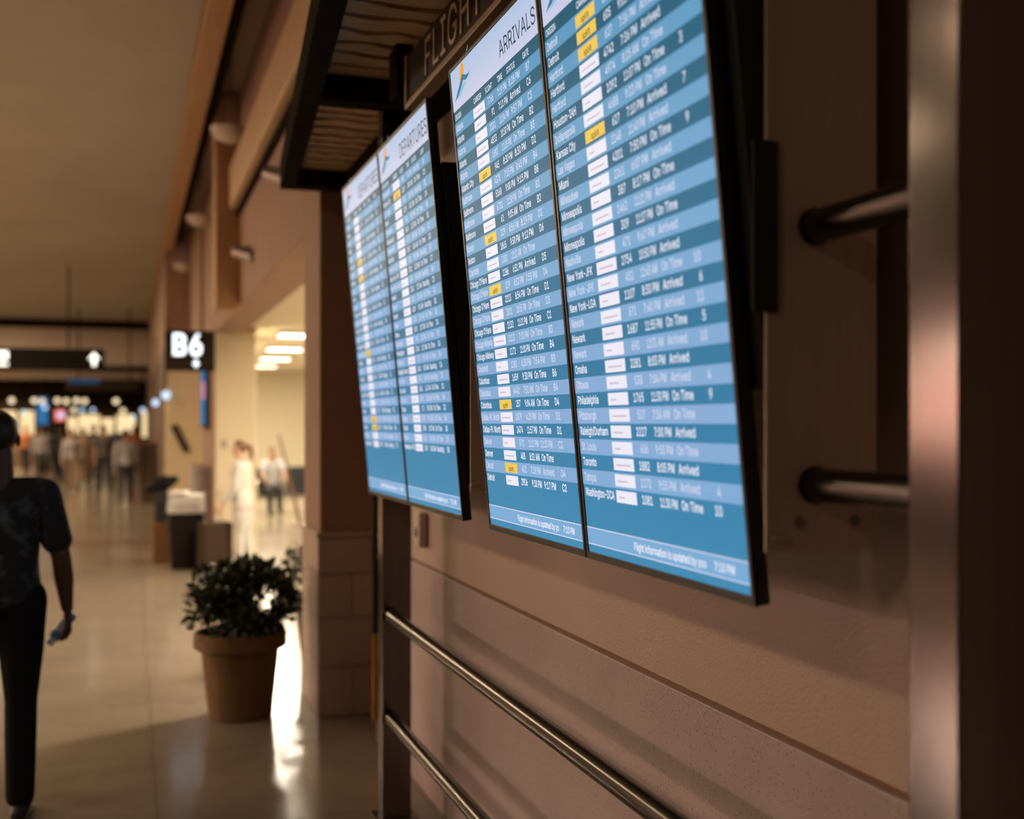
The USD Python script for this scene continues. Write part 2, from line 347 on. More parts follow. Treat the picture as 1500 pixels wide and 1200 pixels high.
# main ceiling of the concourse with the edge beam
C = Thing('ceiling', None, None, (-4, 18, 5.05), kind='structure')
C.part('ceiling_slab', box(-8.2, 0.56, -4.2, 39, 5.05, 5.25), 'ceiling_paint', world=True)
C.part('recess_slab', box(0.56, 2.0, -4.2, 39, 5.30, 5.5), 'pier_plaster', world=True)
C.part('edge_beam', rbox(0.54, 0.74, -4.2, 39, 4.93, 5.28, .02), 'beam_wood', world=True)
C.part('recess_rail', rbox(0.78, 0.86, -4.2, 39, 5.06, 5.28, .01), 'dark_beam', world=True)
C.part('far_ceiling', box(-8.2, 0.9, 38.4, 70, 3.45, 3.6), 'bulkhead_paint', world=True)
BH = Thing('wall_bulkhead', None, None, (-4, 38, 4), kind='structure')
BH.part('bulkhead', box(-8.2, 0.62, 38.2, 38.5, 3.45, 5.06), 'bulkhead_paint', world=True)
BH.part('beam', rbox(-8.2, 0.62, 37.9, 38.2, 4.80, 5.05, .02), 'dark_beam', world=True)
BH.part('lower_trim', rbox(-8.2, 0.62, 38.0, 38.2, 3.45, 3.62, .02), 'dark_beam', world=True)
WL = Thing('wall_left', None, None, (-8, 18, 0), kind='structure')
WL.part('wall', cat_(box(-8.3, -8.0, 15.0, 70, 0, 5.1), box(-8.3, -8.0, -4.2, 7.5, 0, 5.1), box(-8.3, -8.0, 7.5, 15.0, 2.8, 5.1)), 'shop_wall', world=True)
WN = Thing('wall_near', None, None, (0, -4.1, 0), kind='structure')
WN.part('wall', box(-8.3, 2, -4.4, -4.1, 0, 5.5), 'shop_wall', world=True)
WF = Thing('wall_far', None, None, (-4, 64, 0), kind='structure')
WF.part('wall', box(-14, 2, 64, 64.3, 0, 3.6), 'dark_wood', world=True)
WF.part('dark_fascia', rbox(-8.2, 0.62, 46.4, 46.8, 2.62, 3.45, .02), 'dark_beam', world=True)

# unseen open shop across the concourse, added with its lamps to light the wall
SH = Thing('wall_added_shop', None, None, (-10, 11, 0), kind='structure')
for nm, b_ in (('shop_back', (-11.4, -11.2, 7.2, 15.2, 0, 3.0)), ('shop_side', (-11.2, -8.3, 7.2, 7.4, 0, 3.0)), ('shop_side', (-11.2, -8.3, 15.0, 15.2, 0, 3.0)), ('shop_ceiling', (-11.4, -8.3, 7.2, 15.2, 3.0, 3.2)), ('shop_floor', (-11.2, -8.2, 7.4, 15.0, -.2, -.002))):
    SH.part(nm, box(*b_), 'shop_paint', world=True)
for k, y in enumerate((7.7, 10.2, 12.7)):  # unseen shelves added to darken the lower half of the shop in reflections
    t = Thing('added_shop_shelf', f'added dark low shelf unit in the unseen shop across the concourse, {["nearest", "middle", "farthest"][k]} of three', 'shelf', (-8.6, y + 1.1, 0), group='added low shelf units of the unseen shop')
    t.part('carcass', cat_(box(-8.85, -8.4, y, y + .04, 0, 1.5), box(-8.85, -8.4, y + 2.2, y + 2.24, 0, 1.5), box(-8.87, -8.83, y, y + 2.24, 0, 1.5)), 'dark_wood', smooth=False, world=True)
    for z in (.06, .45, .85, 1.46): t.part('shelf', box(-8.83, -8.41, y + .04, y + 2.2, z, z + .03), 'dark_wood', smooth=False, world=True)

# ------------------------------------------------------------------ lamps of the place; those of the unseen shop are added
ORD = ['nearest', 'second nearest', 'third nearest', 'fourth nearest', 'fifth nearest', 'sixth nearest', 'seventh nearest', 'eighth nearest', 'farthest', 'farthest but one']
def can_light(x, y, z, power, lab, first=[None]):
    if first[0] is None:
        t = Thing('downlight', lab, 'ceiling light', (x, y, z), group='recessed downlights of the concourse ceiling')
        t.part('trim_ring', lathe([(.42, -.001), (.46, -.014), (.50, -.014), (.50, 0.0), (.42, 0.0)], 32), 'spot_metal')
        t.part('lens', lathe([(0.0001, -.004), (.42, -.004), (.42, -.001), (0.0001, -.001)], 32), 'downlight_glow')
        first[0] = t
    else:
        dup(first[0], (x, y, z), 0, lab)
    area_light('disk', (x, y, z - .02), .42, power)
for k, (x, y, p) in enumerate(CEIL_LAMPS): can_light(x, y, 5.05, p, f'round recessed downlight of the concourse ceiling, {ORD[k]} in its row')

def troffer(x, y, power, lab, first=[None]):
    if first[0] is None:
        t = Thing('ceiling_light', lab, 'ceiling light', (x, y, 3.12), group='rectangular ceiling lights of the waiting area')
        t.part('frame', cat_(box(-.34, -.30, -.34, .34, -.05, 0), box(.30, .34, -.34, .34, -.05, 0), box(-.30, .30, -.34, -.30, -.05, 0), box(-.30, .30, .30, .34, -.05, 0)), 'bin_top', smooth=False)
        t.part('diffuser', rbox(-.30, .30, -.30, .30, -.045, -.002, .01), 'troffer_glow')
        first[0] = t
    else: dup(first[0], (x, y, 3.12), 0, lab)
    area_light('rect', (x, y, 3.06), (.6, .6), power, (1.0, 0.87, 0.66))
for k, a in enumerate(TROFFERS): troffer(*a, f'bright square ceiling light of the waiting area, {ORD[k] if k < 4 else ORD[8]} of the row by the opening' if k < 5 else f'bright square ceiling light deep in the waiting area, {ORD[k - 5]} of the inner row')
for k, y in enumerate((8.4, 10.2, 12.0, 13.8)):  # unseen ceiling lamps added to light the display wall
    t = Thing('added_shop_light', f'added square ceiling light in the unseen shop across the concourse, {ORD[k] if k < 3 else ORD[8]} of four', 'ceiling light', (-9.7, y, 2.995), group='added shop ceiling lights')
    t.part('diffuser', rbox(-.45, .45, -.45, .45, -.05, 0, .01), 'troffer_glow')
    area_light('rect', (-9.7, y, 2.93), (.9, .9), ADDED_SHOP_LIGHT, (1.0, 0.74, 0.56))

# ------------------------------------------------------------------ steel frame that carries the displays
PXA, PXB = 1.080, 1.213
TVX = 1.044                                             # lower front edge of the displays
for (y0, y1, lab) in ((1.269, 1.377, 'near brushed steel post at the right edge, beside the arrivals displays'), (5.00, 5.10, 'far brushed steel post under the departures displays, holding the rail ends')):
    t = Thing('steel_post', lab, 'post', (1.147, (y0 + y1) / 2, 0), group=None)
    t.part('post_shaft', rbox(PXA, PXB, y0, y1, 0.0, 3.28, .005), 'brushed_steel', world=True)
    t.part('foot_plate', rbox(PXA - .03, PXB + .03, y0 - .03, y1 + .03, 0.0, .012, .004), 'brushed_steel', world=True)
RX = 1.115
for z, lab in ((0.932, 'upper steel guard rail running between the posts below the displays'), (0.467, 'lower steel guard rail running between the posts near the floor')):
    t = Thing('guard_rail', lab, 'rail', (RX, 3.08, z))
    t.part('rail_tube', tube([RX, 1.379, z], [RX, 4.998, z], .030, 28), 'steel_tube', world=True)
    for y in (1.379, 4.988):
        t.part('rail_collar', tube([RX, y, z], [RX, y + .010, z], .039, 28), 'steel_tube', world=True)
for z, lab in ((2.142, 'upper dark steel tube joining bracket plate and near post'), (1.692, 'lower dark steel tube joining bracket plate and near post')):
    t = Thing('spacer_tube', lab, 'tube', (1.131, 1.5, z))
    t.part('tube', tube([1.131, 1.378, z], [1.131, 1.690, z], .030, 28), 'steel_tube', world=True)
    t.part('end_flange', tube([1.131, 1.683, z], [1.131, 1.692, z], .033, 28), 'steel_tube', world=True)
for y, lab in ((1.693, 'brown metal bracket plate beside the arrivals displays, carrying two tubes'), (3.50, 'metal bracket plate between the departures and arrivals displays')):
    t = Thing('bracket_plate', lab, 'bracket', (1.15, y, 2.2))
    t.part('plate', rbox(1.036 if y < 2 else 1.046, 1.262, y, y + .008, 1.576, 3.1, .002), 'bracket_plate', world=True)
    for x, z in ((1.102, 1.627), (1.217, 1.627), (1.217, 2.95), (1.102, 2.95)):
        s = T(Manifold.cylinder(.005, .011, .009, 20)); s.apply_transform(trimesh.transformations.rotation_matrix(math.pi / 2, [1, 0, 0])); s.apply_translation([x, y + .001, z])
        t.part('screw', s, 'screw_steel', world=True)
    t.part('hook', rbox(1.047, 1.075, y - .008, y, 1.598, 1.606, .002), 'bracket_plate', world=True)
for y0, y1, tilt, xb, z0, z1, lab in ((1.706, 3.25, 5.4, 1.054, 1.86, 2.86, 'black mounting case behind the arrivals displays'), (3.575, 4.96, 5.2, 1.15, 1.60, 2.66, 'black mounting case behind the departures displays')):
    t = Thing('mounting_case', lab, 'mount', (xb, (y0 + y1) / 2, z0))
    back = lambda z: TVX + .034 - math.sin(math.radians(tilt)) * (z - 1.476)      # just behind the leaning displays
    t.part('case', Manifold.batch_hull([Manifold.sphere(.004, 8).translate((x + .004 if x < xb - .001 else x - .004, y, z)) for z in (z0 + .004, z1 - .004) for y in (y0 + .004, y1 - .004) for x in (min(back(z), xb - .012), xb)]), 'mount_black', world=True)
    for y in (y0 + .3, y1 - .4):
        t.part('wall_arm', rbox(xb, WX, y, y + .06, z1 - .5, z1 - .4, .004), 'mount_black', world=True)
    if y0 < 2: t.part('clamp_block', rbox(xb - .048, xb + .002, 1.685, 1.692, 1.990, 2.285, .003), 'mount_black', world=True)

# ------------------------------------------------------------------ lettering
GL = {}
def glyph(c, bold):
    k = (c, bold)
    if k not in GL:
        w = lambda s: meshkit.text_mesh(s, 1.0, 0.02, bold).bounds[1][0]
        adv = w('H' + c + 'H') - w('HH')
        m = meshkit.text_mesh(c, 1.0, 0.02, bold) if c != ' ' else None
        if m is None: GL[k] = (None, None, adv)
        else:
            top = m.face_normals[:, 2] > 0.9
            used, inv = np.unique(m.faces[top], return_inverse=True)
            GL[k] = (np.array(m.vertices)[used][:, :2], inv.reshape(-1, 3), adv)
    return GL[k]
def text_flat(s, x, y, h, xs=1.0, z=0.0, bold=False, align='l', fit=None):
    """flat lettering as (vertices, faces) lists; reading along +x"""
    width = sum(glyph(c, bold)[2] for c in s) * h * xs
    if fit and width > fit: xs *= fit / width; width = fit
    if align == 'r': x -= width
    elif align == 'c': x -= width / 2
    V, F = [], []
    for c in s:
        v, f, adv = glyph(c, bold)
        if v is not None:
            V.append(np.column_stack([x + v[:, 0] * h * xs, y + v[:, 1] * h, np.full(len(v), z)])); F.append(f)
        x += adv * h * xs
    return V, F
def join(lists):
    V, F, n = [], [], 0
    for vs, fs in lists:
        for v, f in zip(vs, fs):
            V.append(v); F.append(np.asarray(f) + n); n += len(v)
    return trimesh.Trimesh(np.vstack(V), np.vstack(F), process=False)
def quad(x0, x1, y0, y1, z):
    return ([np.array([[x0, y0, z], [x1, y0, z], [x1, y1, z], [x0, y1, z]], float)], [np.array([[0, 1, 2], [0, 2, 3]])])
def poly(pts, z):
    from shapely.geometry import Polygon
    v, f = trimesh.creation.triangulate_polygon(Polygon(pts), engine='earcut')
    v = np.asarray(v); f = np.asarray(f)
    a = np.cross(v[f[:, 1]] - v[f[:, 0]], v[f[:, 2]] - v[f[:, 0]])
    f = np.where((a < 0)[:, None], f[:, ::-1], f)
    return ([np.column_stack([v, np.full(len(v), z)])], [f])

# ------------------------------------------------------------------ what the displays show
ARR1 = '''Atlanta|w|7766|7:19 PM|8:28 PM|B7
Atlanta|w|91|7:12 PM|Arrived|C6
Atlanta|w|2331|10:04 PM|9:57 PM|C3
Atlanta|w|4833|10:30 PM|On Time|B2
Atlanta|w|1582|11:25 PM|On Time|B3
Atlantic City|y|945|8:30 PM|8:30 PM|D2
Baltimore|w|4375|7:15 PM|8:45 PM|B4
Baltimore|w|5068|9:00 PM|9:15 PM|B8
Baltimore|w|6731|11:30 PM|On Time|B1
Baltimore|w|61|9:05 AM|On Time|B2
Boston|y|229|8:56 PM|8:19 PM|D2
Boston|w|1865|9:30 PM|9:12 PM|D6
Charlotte|w|1181|12:12 AM|On Time|
Chicago O'Hare|w|1286|6:51 PM|Arrived|D5
Chicago O'Hare|y|229|8:02 PM|7:55 PM|D4
Chicago O'Hare|w|2223|8:54 PM|On Time|D1
Chicago O'Hare|w|2821|10:55 PM|On Time|D3
Chicago O'Hare|w|2132|11:21 PM|On Time|C1
Chicago Midway|w|2213|7:10 PM|On Time|B3
Chicago Midway|w|1172|11:00 PM|On Time|B4
Cincinnati|w|1281|6:28 PM|7:54 PM|B3
Columbus|w|1659|9:30 PM|On Time|B6
Columbus|w|6442|7:52 AM|On Time|B4
Columbus|y|257|9:04 AM|On Time|D4
Dallas-Ft. Worth|w|1879|4:25 PM|On Time|D1
Dallas-Ft. Worth|w|2474|11:57 PM|On Time|D1
Denver|w|571|11:11 PM|11:23 PM|C2
Denver|w|408|8:31 AM|On Time|
Detroit|y|423|7:18 PM|Arrived|D4
Detroit|w|2906|9:30 PM|9:17 PM|C2'''
ARR2 = '''Detroit|y|603|6:48 PM|Arrived|
Detroit|y|605|9:05 AM|On Time|
Hartford|y|627|7:36 PM|Arrived|
Hartford|w|4742|7:36 PM|Arrived|
Hartford|w|4974|8:25 AM|On Time|
Houston-IAH|w|1092|11:07 PM|On Time|3
Indianapolis|w|4688|9:23 PM|On Time|
Kansas City|y|627|7:10 PM|Arrived|7
Las Vegas|w|2148|11:40 PM|Arrived|
Miami|w|4201|7:50 PM|On Time|9
Milwaukee|w|2261|6:07 PM|Arrived|
Minneapolis|w|387|8:17 PM|On Time|
Minneapolis|w|1462|11:21 PM|Arrived|
Minneapolis|w|309|11:27 PM|On Time|
Nashville|w|471|9:47 PM|Arrived|
New York-JFK|w|2754|10:50 PM|Arrived|
New York-JFK|w|452|12:45 AM|On Time|10
New York-LGA|w|1107|8:30 PM|Arrived|6
Newark|w|671|7:40 PM|Arrived|11
Newark|w|1687|11:55 PM|On Time|5
Newark|w|690|12:31 AM|Arrived|10
Omaha|w|2281|8:03 PM|Arrived|
Ottawa|w|538|7:04 PM|Arrived|4
Philadelphia|w|1765|11:30 PM|On Time|9
Pittsburgh|w|527|7:36 AM|On Time|
Raleigh/Durham|w|2227|7:00 PM|Arrived|
St. Louis|w|606|9:55 PM|On Time|
Toronto|w|1882|8:05 PM|Arrived|
Tampa|w|1172|9:55 PM|Arrived|4
Washington-DCA|w|1081|11:30 PM|On Time|10'''
def departures(cities, yellow, seed):
    r = random.Random(seed); rows = []
    for k, c in enumerate(cities):
        rows.append('|'.join([c, 'y' if k in yellow else 'w', str(r.randint(101, 4980)), f'{r.randint(5, 11)}:{r.randint(0, 59):02d} AM', r.choice(['On Time', 'On Time', 'Boarding']), r.choice('BCD') + str(r.randint(1, 8))]))
    return '\n'.join(rows)
C_A = ['Atlanta'] * 5 + ['Atlantic City', 'Baltimore', 'Baltimore', 'Boston', 'Boston', 'Charlotte'] + ["Chicago O'Hare"] * 4 + ['Chicago Midway'] * 2 + ['Cincinnati', 'Columbus', 'Columbus', 'Dallas-Ft. Worth', 'Dallas-Ft. Worth', 'Denver', 'Denver', 'Detroit', 'Detroit', 'Hartford', 'Houston-IAH']
C_B = ['Indianapolis', 'Kansas City', 'Las Vegas', 'Miami', 'Milwaukee', 'Minneapolis', 'Minneapolis', 'Nashville', 'New York-JFK', 'New York-JFK', 'New York-LGA', 'Newark', 'Newark', 'Newark', 'Omaha', 'Ottawa', 'Philadelphia', 'Philadelphia', 'Pittsburgh', 'Raleigh/Durham', 'St. Louis', 'San Juan', 'Syracuse', 'Tampa', 'Toronto', 'Toronto', 'Trenton', 'Washington-DCA']
DEP1 = departures(C_A, (5, 7, 16, 24, 25), 11)
DEP2 = departures(C_B, (1,), 12)

TW, THT = 0.770, 1.395                                  # a display, upright
def display(yl, tilt, title, rows, last_col, label, group, footer_short):
    a = math.radians(tilt); s, c = math.sin(a), math.cos(a)
    # local x: to the viewer's right (world -Y); y: up the panel; z: out of the screen
    M = Gf.Matrix4d(0, -1, 0, 0, -s, 0, c, 0, -c, 0, -s, 0, TVX, yl, 1.476, 1)
    t = Thing('flight_display', label, 'display', matrix=M, group=group)
    t.part('housing', rbox(0, TW, 0, THT, -.030, -.004, .005), 'black_plastic')
    b = 0.013
    t.part('bezel', cat_(rbox(0, b, 0, THT, -.006, .003, .002), rbox(TW - b, TW, 0, THT, -.006, .003, .002), rbox(b - .003, TW - b + .003, 0, b + .005, -.006, .003, .002), rbox(b - .003, TW - b + .003, THT - b, THT, -.006, .003, .002)), 'bezel_edge')
    x0, y0 = b, b + .005; w, h = TW - 2 * b, THT - 2 * b - .005
    X = lambda u: x0 + u * w
    Y = lambda v: y0 + (1 - v) * h                        # v from the top
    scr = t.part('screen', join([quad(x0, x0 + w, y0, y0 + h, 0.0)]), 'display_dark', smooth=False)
    data = [r.split('|') for r in rows.split('\n')]
    HD, RW, R0 = 0.087, 0.0265, 0.113
    t.part('header_band', join([quad(X(0), X(1), Y(HD), Y(0), .0004)]), 'display_header', False, parent=scr)
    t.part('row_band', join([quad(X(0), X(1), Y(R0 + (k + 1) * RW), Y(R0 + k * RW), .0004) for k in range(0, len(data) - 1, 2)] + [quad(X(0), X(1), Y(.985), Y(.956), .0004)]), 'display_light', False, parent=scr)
    t.part('footer_line', join([quad(X(0), X(1), Y(.9575), Y(.9555), .0006), quad(X(0), X(1), Y(.9865), Y(.9845), .0006)]), 'display_text_soft', False, parent=scr)
    t.part('title_lettering', join([text_flat(title, X(.985), Y(.066 if title == 'ARRIVALS' else .070), .0415 if title == 'ARRIVALS' else .052, 1.0 if title == 'ARRIVALS' else .86, .0008, align='r')]), 'display_ink', False, parent=scr)
    # emblem of the header: a sun over blue waves
    ex, ey, es = X(.03), Y(.078), .125
    E = lambda pts: [(ex + u * es * 1.35, ey + v * es * .92) for u, v in pts]
    t.part('emblem_sun', join([poly(E([(.36, .42), (.42, .62), (.50, .84), (.60, .92), (.68, .80), (.66, .60), (.62, .52), (.50, .46)]), .0008)]), 'display_orange', False, parent=scr)
    t.part('emblem_wave', join([poly(E([(.02, .12), (.20, .30), (.40, .46), (.56, .62), (.72, .54), (.88, .50), (1.0, .54), (.90, .44), (.74, .40), (.60, .46), (.44, .32), (.24, .18)]), .0009)]), 'display_wave', False, parent=scr)
    t.part('emblem_foam', join([poly(E([(.16, .10), (.40, .26), (.60, .38), (.80, .34), (.60, .28), (.40, .16)]), .0010), poly(E([(.84, .98), (.92, 1.06), (1.02, 1.16), (.95, 1.03)]), .0010)]), 'display_wave_pale', False, parent=scr)
    bright, soft, tags, ytags, ink, yink = [], [], [], [], [], []
    ch = .0185
    heads = (('ORIGIN' if title == 'ARRIVALS' else 'DESTINATION', .015, 'l'), ('CARRIER', .27, 'l'), ('FLIGHT', .50, 'r'), ('TIME', .56, 'l'), ('STATUS', .665, 'l'), (last_col, .895, 'r'))
    for s_, u, al in heads:
        bright.append(text_flat(s_, X(u), Y(HD + .0200), .0150, .80, .0008, True, al))
    for k, (city, kind, fl, tm, st, gate) in enumerate(data):
        yb_ = Y(R0 + k * RW + .0190); out = soft if k % 2 == 0 else bright
        out.append(text_flat(city, X(.015), yb_, ch, .85, .0008, True, fit=.225 * w))
        out.append(text_flat(fl, X(.503), yb_, ch, .80, .0008, True, 'r'))
        out.append(text_flat(tm, X(.548), yb_, ch, .90, .0008, True, fit=.106 * w))
        out.append(text_flat(st, X(.676), yb_, ch, .95, .0008, True, fit=.118 * w))
        if gate: out.append(text_flat(gate, X(.893), yb_, ch, .9, .0008, True, 'r'))
        ya, yb2 = Y(R0 + (k + 1) * RW - .0035), Y(R0 + k * RW + .003)
        (ytags if kind == 'y' else tags).append(quad(X(.255), X(.398), ya, yb2, .0006))
        if kind == 'y': yink.append(text_flat('spirit', X(.326), yb_ - .001, .0135, 1.0, .0009, True, 'c'))
        else: ink.append(quad(X(.275), X(.375 - .03 * (k % 3)), ya + .010, ya + .014, .0009))
    ft = 'Flight information is updated by you' if not footer_short else 'Flight information is updated by yo'
    bright.append(text_flat(ft, X(.350), Y(.9775), .0165, .92, .0008, True, fit=.435 * w))
    bright.append(text_flat('7:10 PM', X(.93), Y(.9775), .0165, .85, .0008, True, 'r'))
    t.part('lettering', join(bright), 'display_text', False, parent=scr, kind='stuff')
    t.part('pale_lettering', join(soft), 'display_text_soft', False, parent=scr, kind='stuff')
    t.part('carrier_tag', join(tags), 'display_tag', False, parent=scr, kind='stuff')
    if ytags: t.part('yellow_carrier_tag', join(ytags), 'display_yellow', False, parent=scr, kind='stuff'); t.part('tag_lettering', join(yink), 'display_yellow_ink', False, parent=scr, kind='stuff')
    t.part('tag_print', join(ink), 'display_tag_ink', False, parent=scr, kind='stuff')
    return t
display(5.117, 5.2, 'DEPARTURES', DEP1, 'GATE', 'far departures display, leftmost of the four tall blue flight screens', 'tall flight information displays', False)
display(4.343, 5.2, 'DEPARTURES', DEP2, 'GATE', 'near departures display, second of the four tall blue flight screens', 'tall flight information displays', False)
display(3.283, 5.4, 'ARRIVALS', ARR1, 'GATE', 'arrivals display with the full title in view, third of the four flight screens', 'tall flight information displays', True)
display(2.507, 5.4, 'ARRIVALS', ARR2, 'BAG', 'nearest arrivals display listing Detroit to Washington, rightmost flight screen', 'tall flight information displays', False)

# ------------------------------------------------------------------ hung sign above the displays
t = Thing('hanging_sign', 'dark brown sign reading FLIGHT INFORMATION above the displays', 'sign', (1.0, 3.1, 3.1))
SY0, SY1, SZ0, SZ1 = 4.18, 2.02, 3.012, 3.198
t.part('sign_board', box(1.004, 1.04, SY1, SY0, SZ0, SZ1), 'sign_brown', world=True)
t.part('sign_frame', cat_(rbox(.992, 1.045, SY1, SY0, SZ0 - .02, SZ0 + .004, .003), rbox(.992, 1.045, SY0, SY0 + .02, SZ0 - .02, SZ1, .003), rbox(.992, 1.045, SY1 - .02, SY1, SZ0 - .02, SZ1, .003)), 'sign_trim', world=True)
for ch_i, (c, y) in enumerate(zip('FLIGHT INFORMATION', np.cumsum([0] + [glyph(c, False)[2] * .128 + .010 for c in 'FLIGHT INFORMATIO']))):
    if c == ' ': continue
    m = meshkit.text_mesh(c, .128, .006)
    v = np.array(m.vertices); v = np.column_stack([1.004 - v[:, 2], 3.925 - y - v[:, 0], SZ0 + .030 + v[:, 1]])
    t.part('letter', trimesh.Trimesh(v, m.faces, process=False), 'sign_letter', smooth=False, world=True)

# ------------------------------------------------------------------ timber canopy over the displays
ox = lambda y: .854 - (6.82 - y) * .0826                 # its outer edge flares slightly
ZB = 3.20
K = Thing('canopy', 'dark framed canopy lined with wavy timber boards above the displays', 'canopy', (1.0, 3.7, ZB))
def bar(pts, z0, z1):
    """a prism over a plan quad"""
    return Manifold.batch_hull([Manifold.sphere(.004, 6).translate((x, y, z)) for x, y in pts for z in (z0 + .004, z1 - .004)])
K.part('edge_beam', bar([(ox(6.82), 6.82), (ox(-.2), -.2), (ox(-.2) + .085, -.2), (ox(6.82) + .085, 6.82)], ZB, ZB + .16), 'dark_beam', world=True)
K.part('inner_beam', bar([(1.225, 6.82), (1.225, -.2), (1.355, -.2), (1.355, 6.82)], ZB, ZB + .16), 'dark_beam', world=True)
for y0, y1 in ((6.70, 6.82), (4.86, 4.98), (2.95, 3.07), (1.0, 1.12), (-.2, -.08)):
    K.part('cross_beam', bar([(ox(y0) + .08, y0), (ox(y1) + .08, y1), (1.24, y1), (1.24, y0)], ZB, ZB + .16), 'dark_beam', world=True)
K.part('sign_hanger', bar([(1.004, 4.36), (1.004, 4.50), (1.06, 4.50), (1.06, 4.36)], 3.10, ZB + .16), 'dark_beam', world=True)
K.part('roof_sheet', bar([(ox(6.82) + .004, 6.815), (ox(-.2) + .004, -.195), (1.35, -.195), (1.35, 6.815)], ZB + .158, ZB + .18), 'dark_beam', world=True)
rng = random.Random(9)
yy = 6.70
while yy > 0.0:
    if 4.86 - .02 < yy < 5.0: yy = 4.86
    pitch = .118 + .05 * rng.random()
    n = 26; u = np.linspace(0, 1, n)
    xa, xb = ox(yy) + .075, 1.245
    amp, ph, f1 = .010 + .010 * rng.random(), rng.random() * 6.3, 1.2 + 1.6 * rng.random()
    wav = amp * np.sin(ph + f1 * 2 * math.pi * u) + .006 * np.sin(3 * ph + 11 * u)
    far = np.full(n, yy + .022); near = yy - pitch + wav
    z_far, z_near = ZB + .112, ZB + .096                 # each board laps over the next: its wavy near edge hangs lower
    xs = xa + (xb - xa) * u
    rows_ = [np.column_stack([xs, far, np.full(n, z_far)]), np.column_stack([xs, .5 * (far + near), np.full(n, .5 * (z_far + z_near) - .004)]), np.column_stack([xs, near, np.full(n, z_near)]), np.column_stack([xs, near, np.full(n, z_near + .016)]), np.column_stack([xs, far, np.full(n, z_far + .022)])]
    v = np.vstack(rows_); f = []
    for r_ in range(5):
        r2 = (r_ + 1) % 5
        for k in range(n - 1):
            a_, b_, c1, d1 = r_ * n + k, r_ * n + k + 1, r2 * n + k + 1, r2 * n + k
            f += [[a_, c1, b_], [a_, d1, c1]]
    for e in (0, n - 1):
        idx = [r_ * n + e for r_ in range(5)]
        f += [[idx[0], idx[1], idx[2]], [idx[0], idx[2], idx[3]], [idx[0], idx[3], idx[4]]]
    K.part('timber_board', trimesh.Trimesh(v, f, process=False), 'soffit_board_' + rng.choice('abc'), smooth=40, world=True)
    yy -= pitch

# ------------------------------------------------------------------ people
def ell(c, r, n=20):
    return Manifold.sphere(1.0, n).scale(tuple(r)).translate(tuple(map(float, c)))
def ball(c, r, n=14):
    return Manifold.sphere(float(r), n).translate(tuple(map(float, c)))
def hull(*s): return Manifold.batch_hull(list(s))
def limb(pts, rs, n=14):
    return [hull(ball(a, ra, n), ball(b, rb, n)) for a, b, ra, rb in zip(pts, pts[1:], rs, rs[1:])]
def merge(parts, fine, it=8):
    m = Manifold.batch_boolean(parts, m3.OpType.Add)
    if fine: m = m.refine_to_length(fine)
    t = T(m)
    t = trimesh.Trimesh(t.vertices, t.faces, process=True)
    trimesh.smoothing.filter_taubin(t, lamb=0.5, nu=0.53, iterations=it)
    return t
def rot(v, axis, ang):
    axis = np.asarray(axis, float) / np.linalg.norm(axis); v = np.asarray(v, float)
    return v * math.cos(ang) + np.cross(axis, v) * math.sin(ang) + axis * (axis @ v) * (1 - math.cos(ang))
def hand(w, d, n, s, curl, sc=1.0, n_=10):
    """w: wrist, d: towards the fingers, n: palm normal (fingers curl to it), s: thumb side"""
    d, n, s = (np.asarray(x, float) / np.linalg.norm(x) for x in (d, n, s)); w = np.asarray(w, float)
    P = lambda a, b, c=0: w + sc * (a * d + b * s + c * n)
    out = [hull(ball(P(.0, .017), .017 * sc, n_), ball(P(.0, -.017), .017 * sc, n_), ball(P(.088, .034), .012 * sc, n_), ball(P(.085, -.032), .011 * sc, n_))]
    for b, L, r in ((.033, .072, .0092), (.011, .080, .0095), (-.011, .074, .0090), (-.032, .058, .0082)):
        p = P(.088 - .006 * (b < -.02), b); dd = d; pts = [P(.05, b * .8), p]
        for k, q in enumerate((.45, .31, .24)):
            dd = rot(dd, np.cross(d, n), curl * (.7, 1.0, .8)[k]); p = p + dd * L * q * sc; pts.append(p)
        out += limb(pts, [r * sc * f for f in (1.1, 1.08, 1.0, .92, .8)], n_)
    a = rot(d, np.cross(d, s), .75); a = a + .25 * n; a /= np.linalg.norm(a); p = P(.022, .022)
    pts = [p, p + a * .045 * sc]; a2 = rot(a, np.cross(a, d), .25); a2 = a2 + .25 * curl * n; a2 /= np.linalg.norm(a2); pts += [pts[-1] + a2 * .032 * sc, pts[-1] + a2 * .055 * sc]
    return out + limb(pts, [.015 * sc, .0115 * sc, .0105 * sc, .0085 * sc], n_)

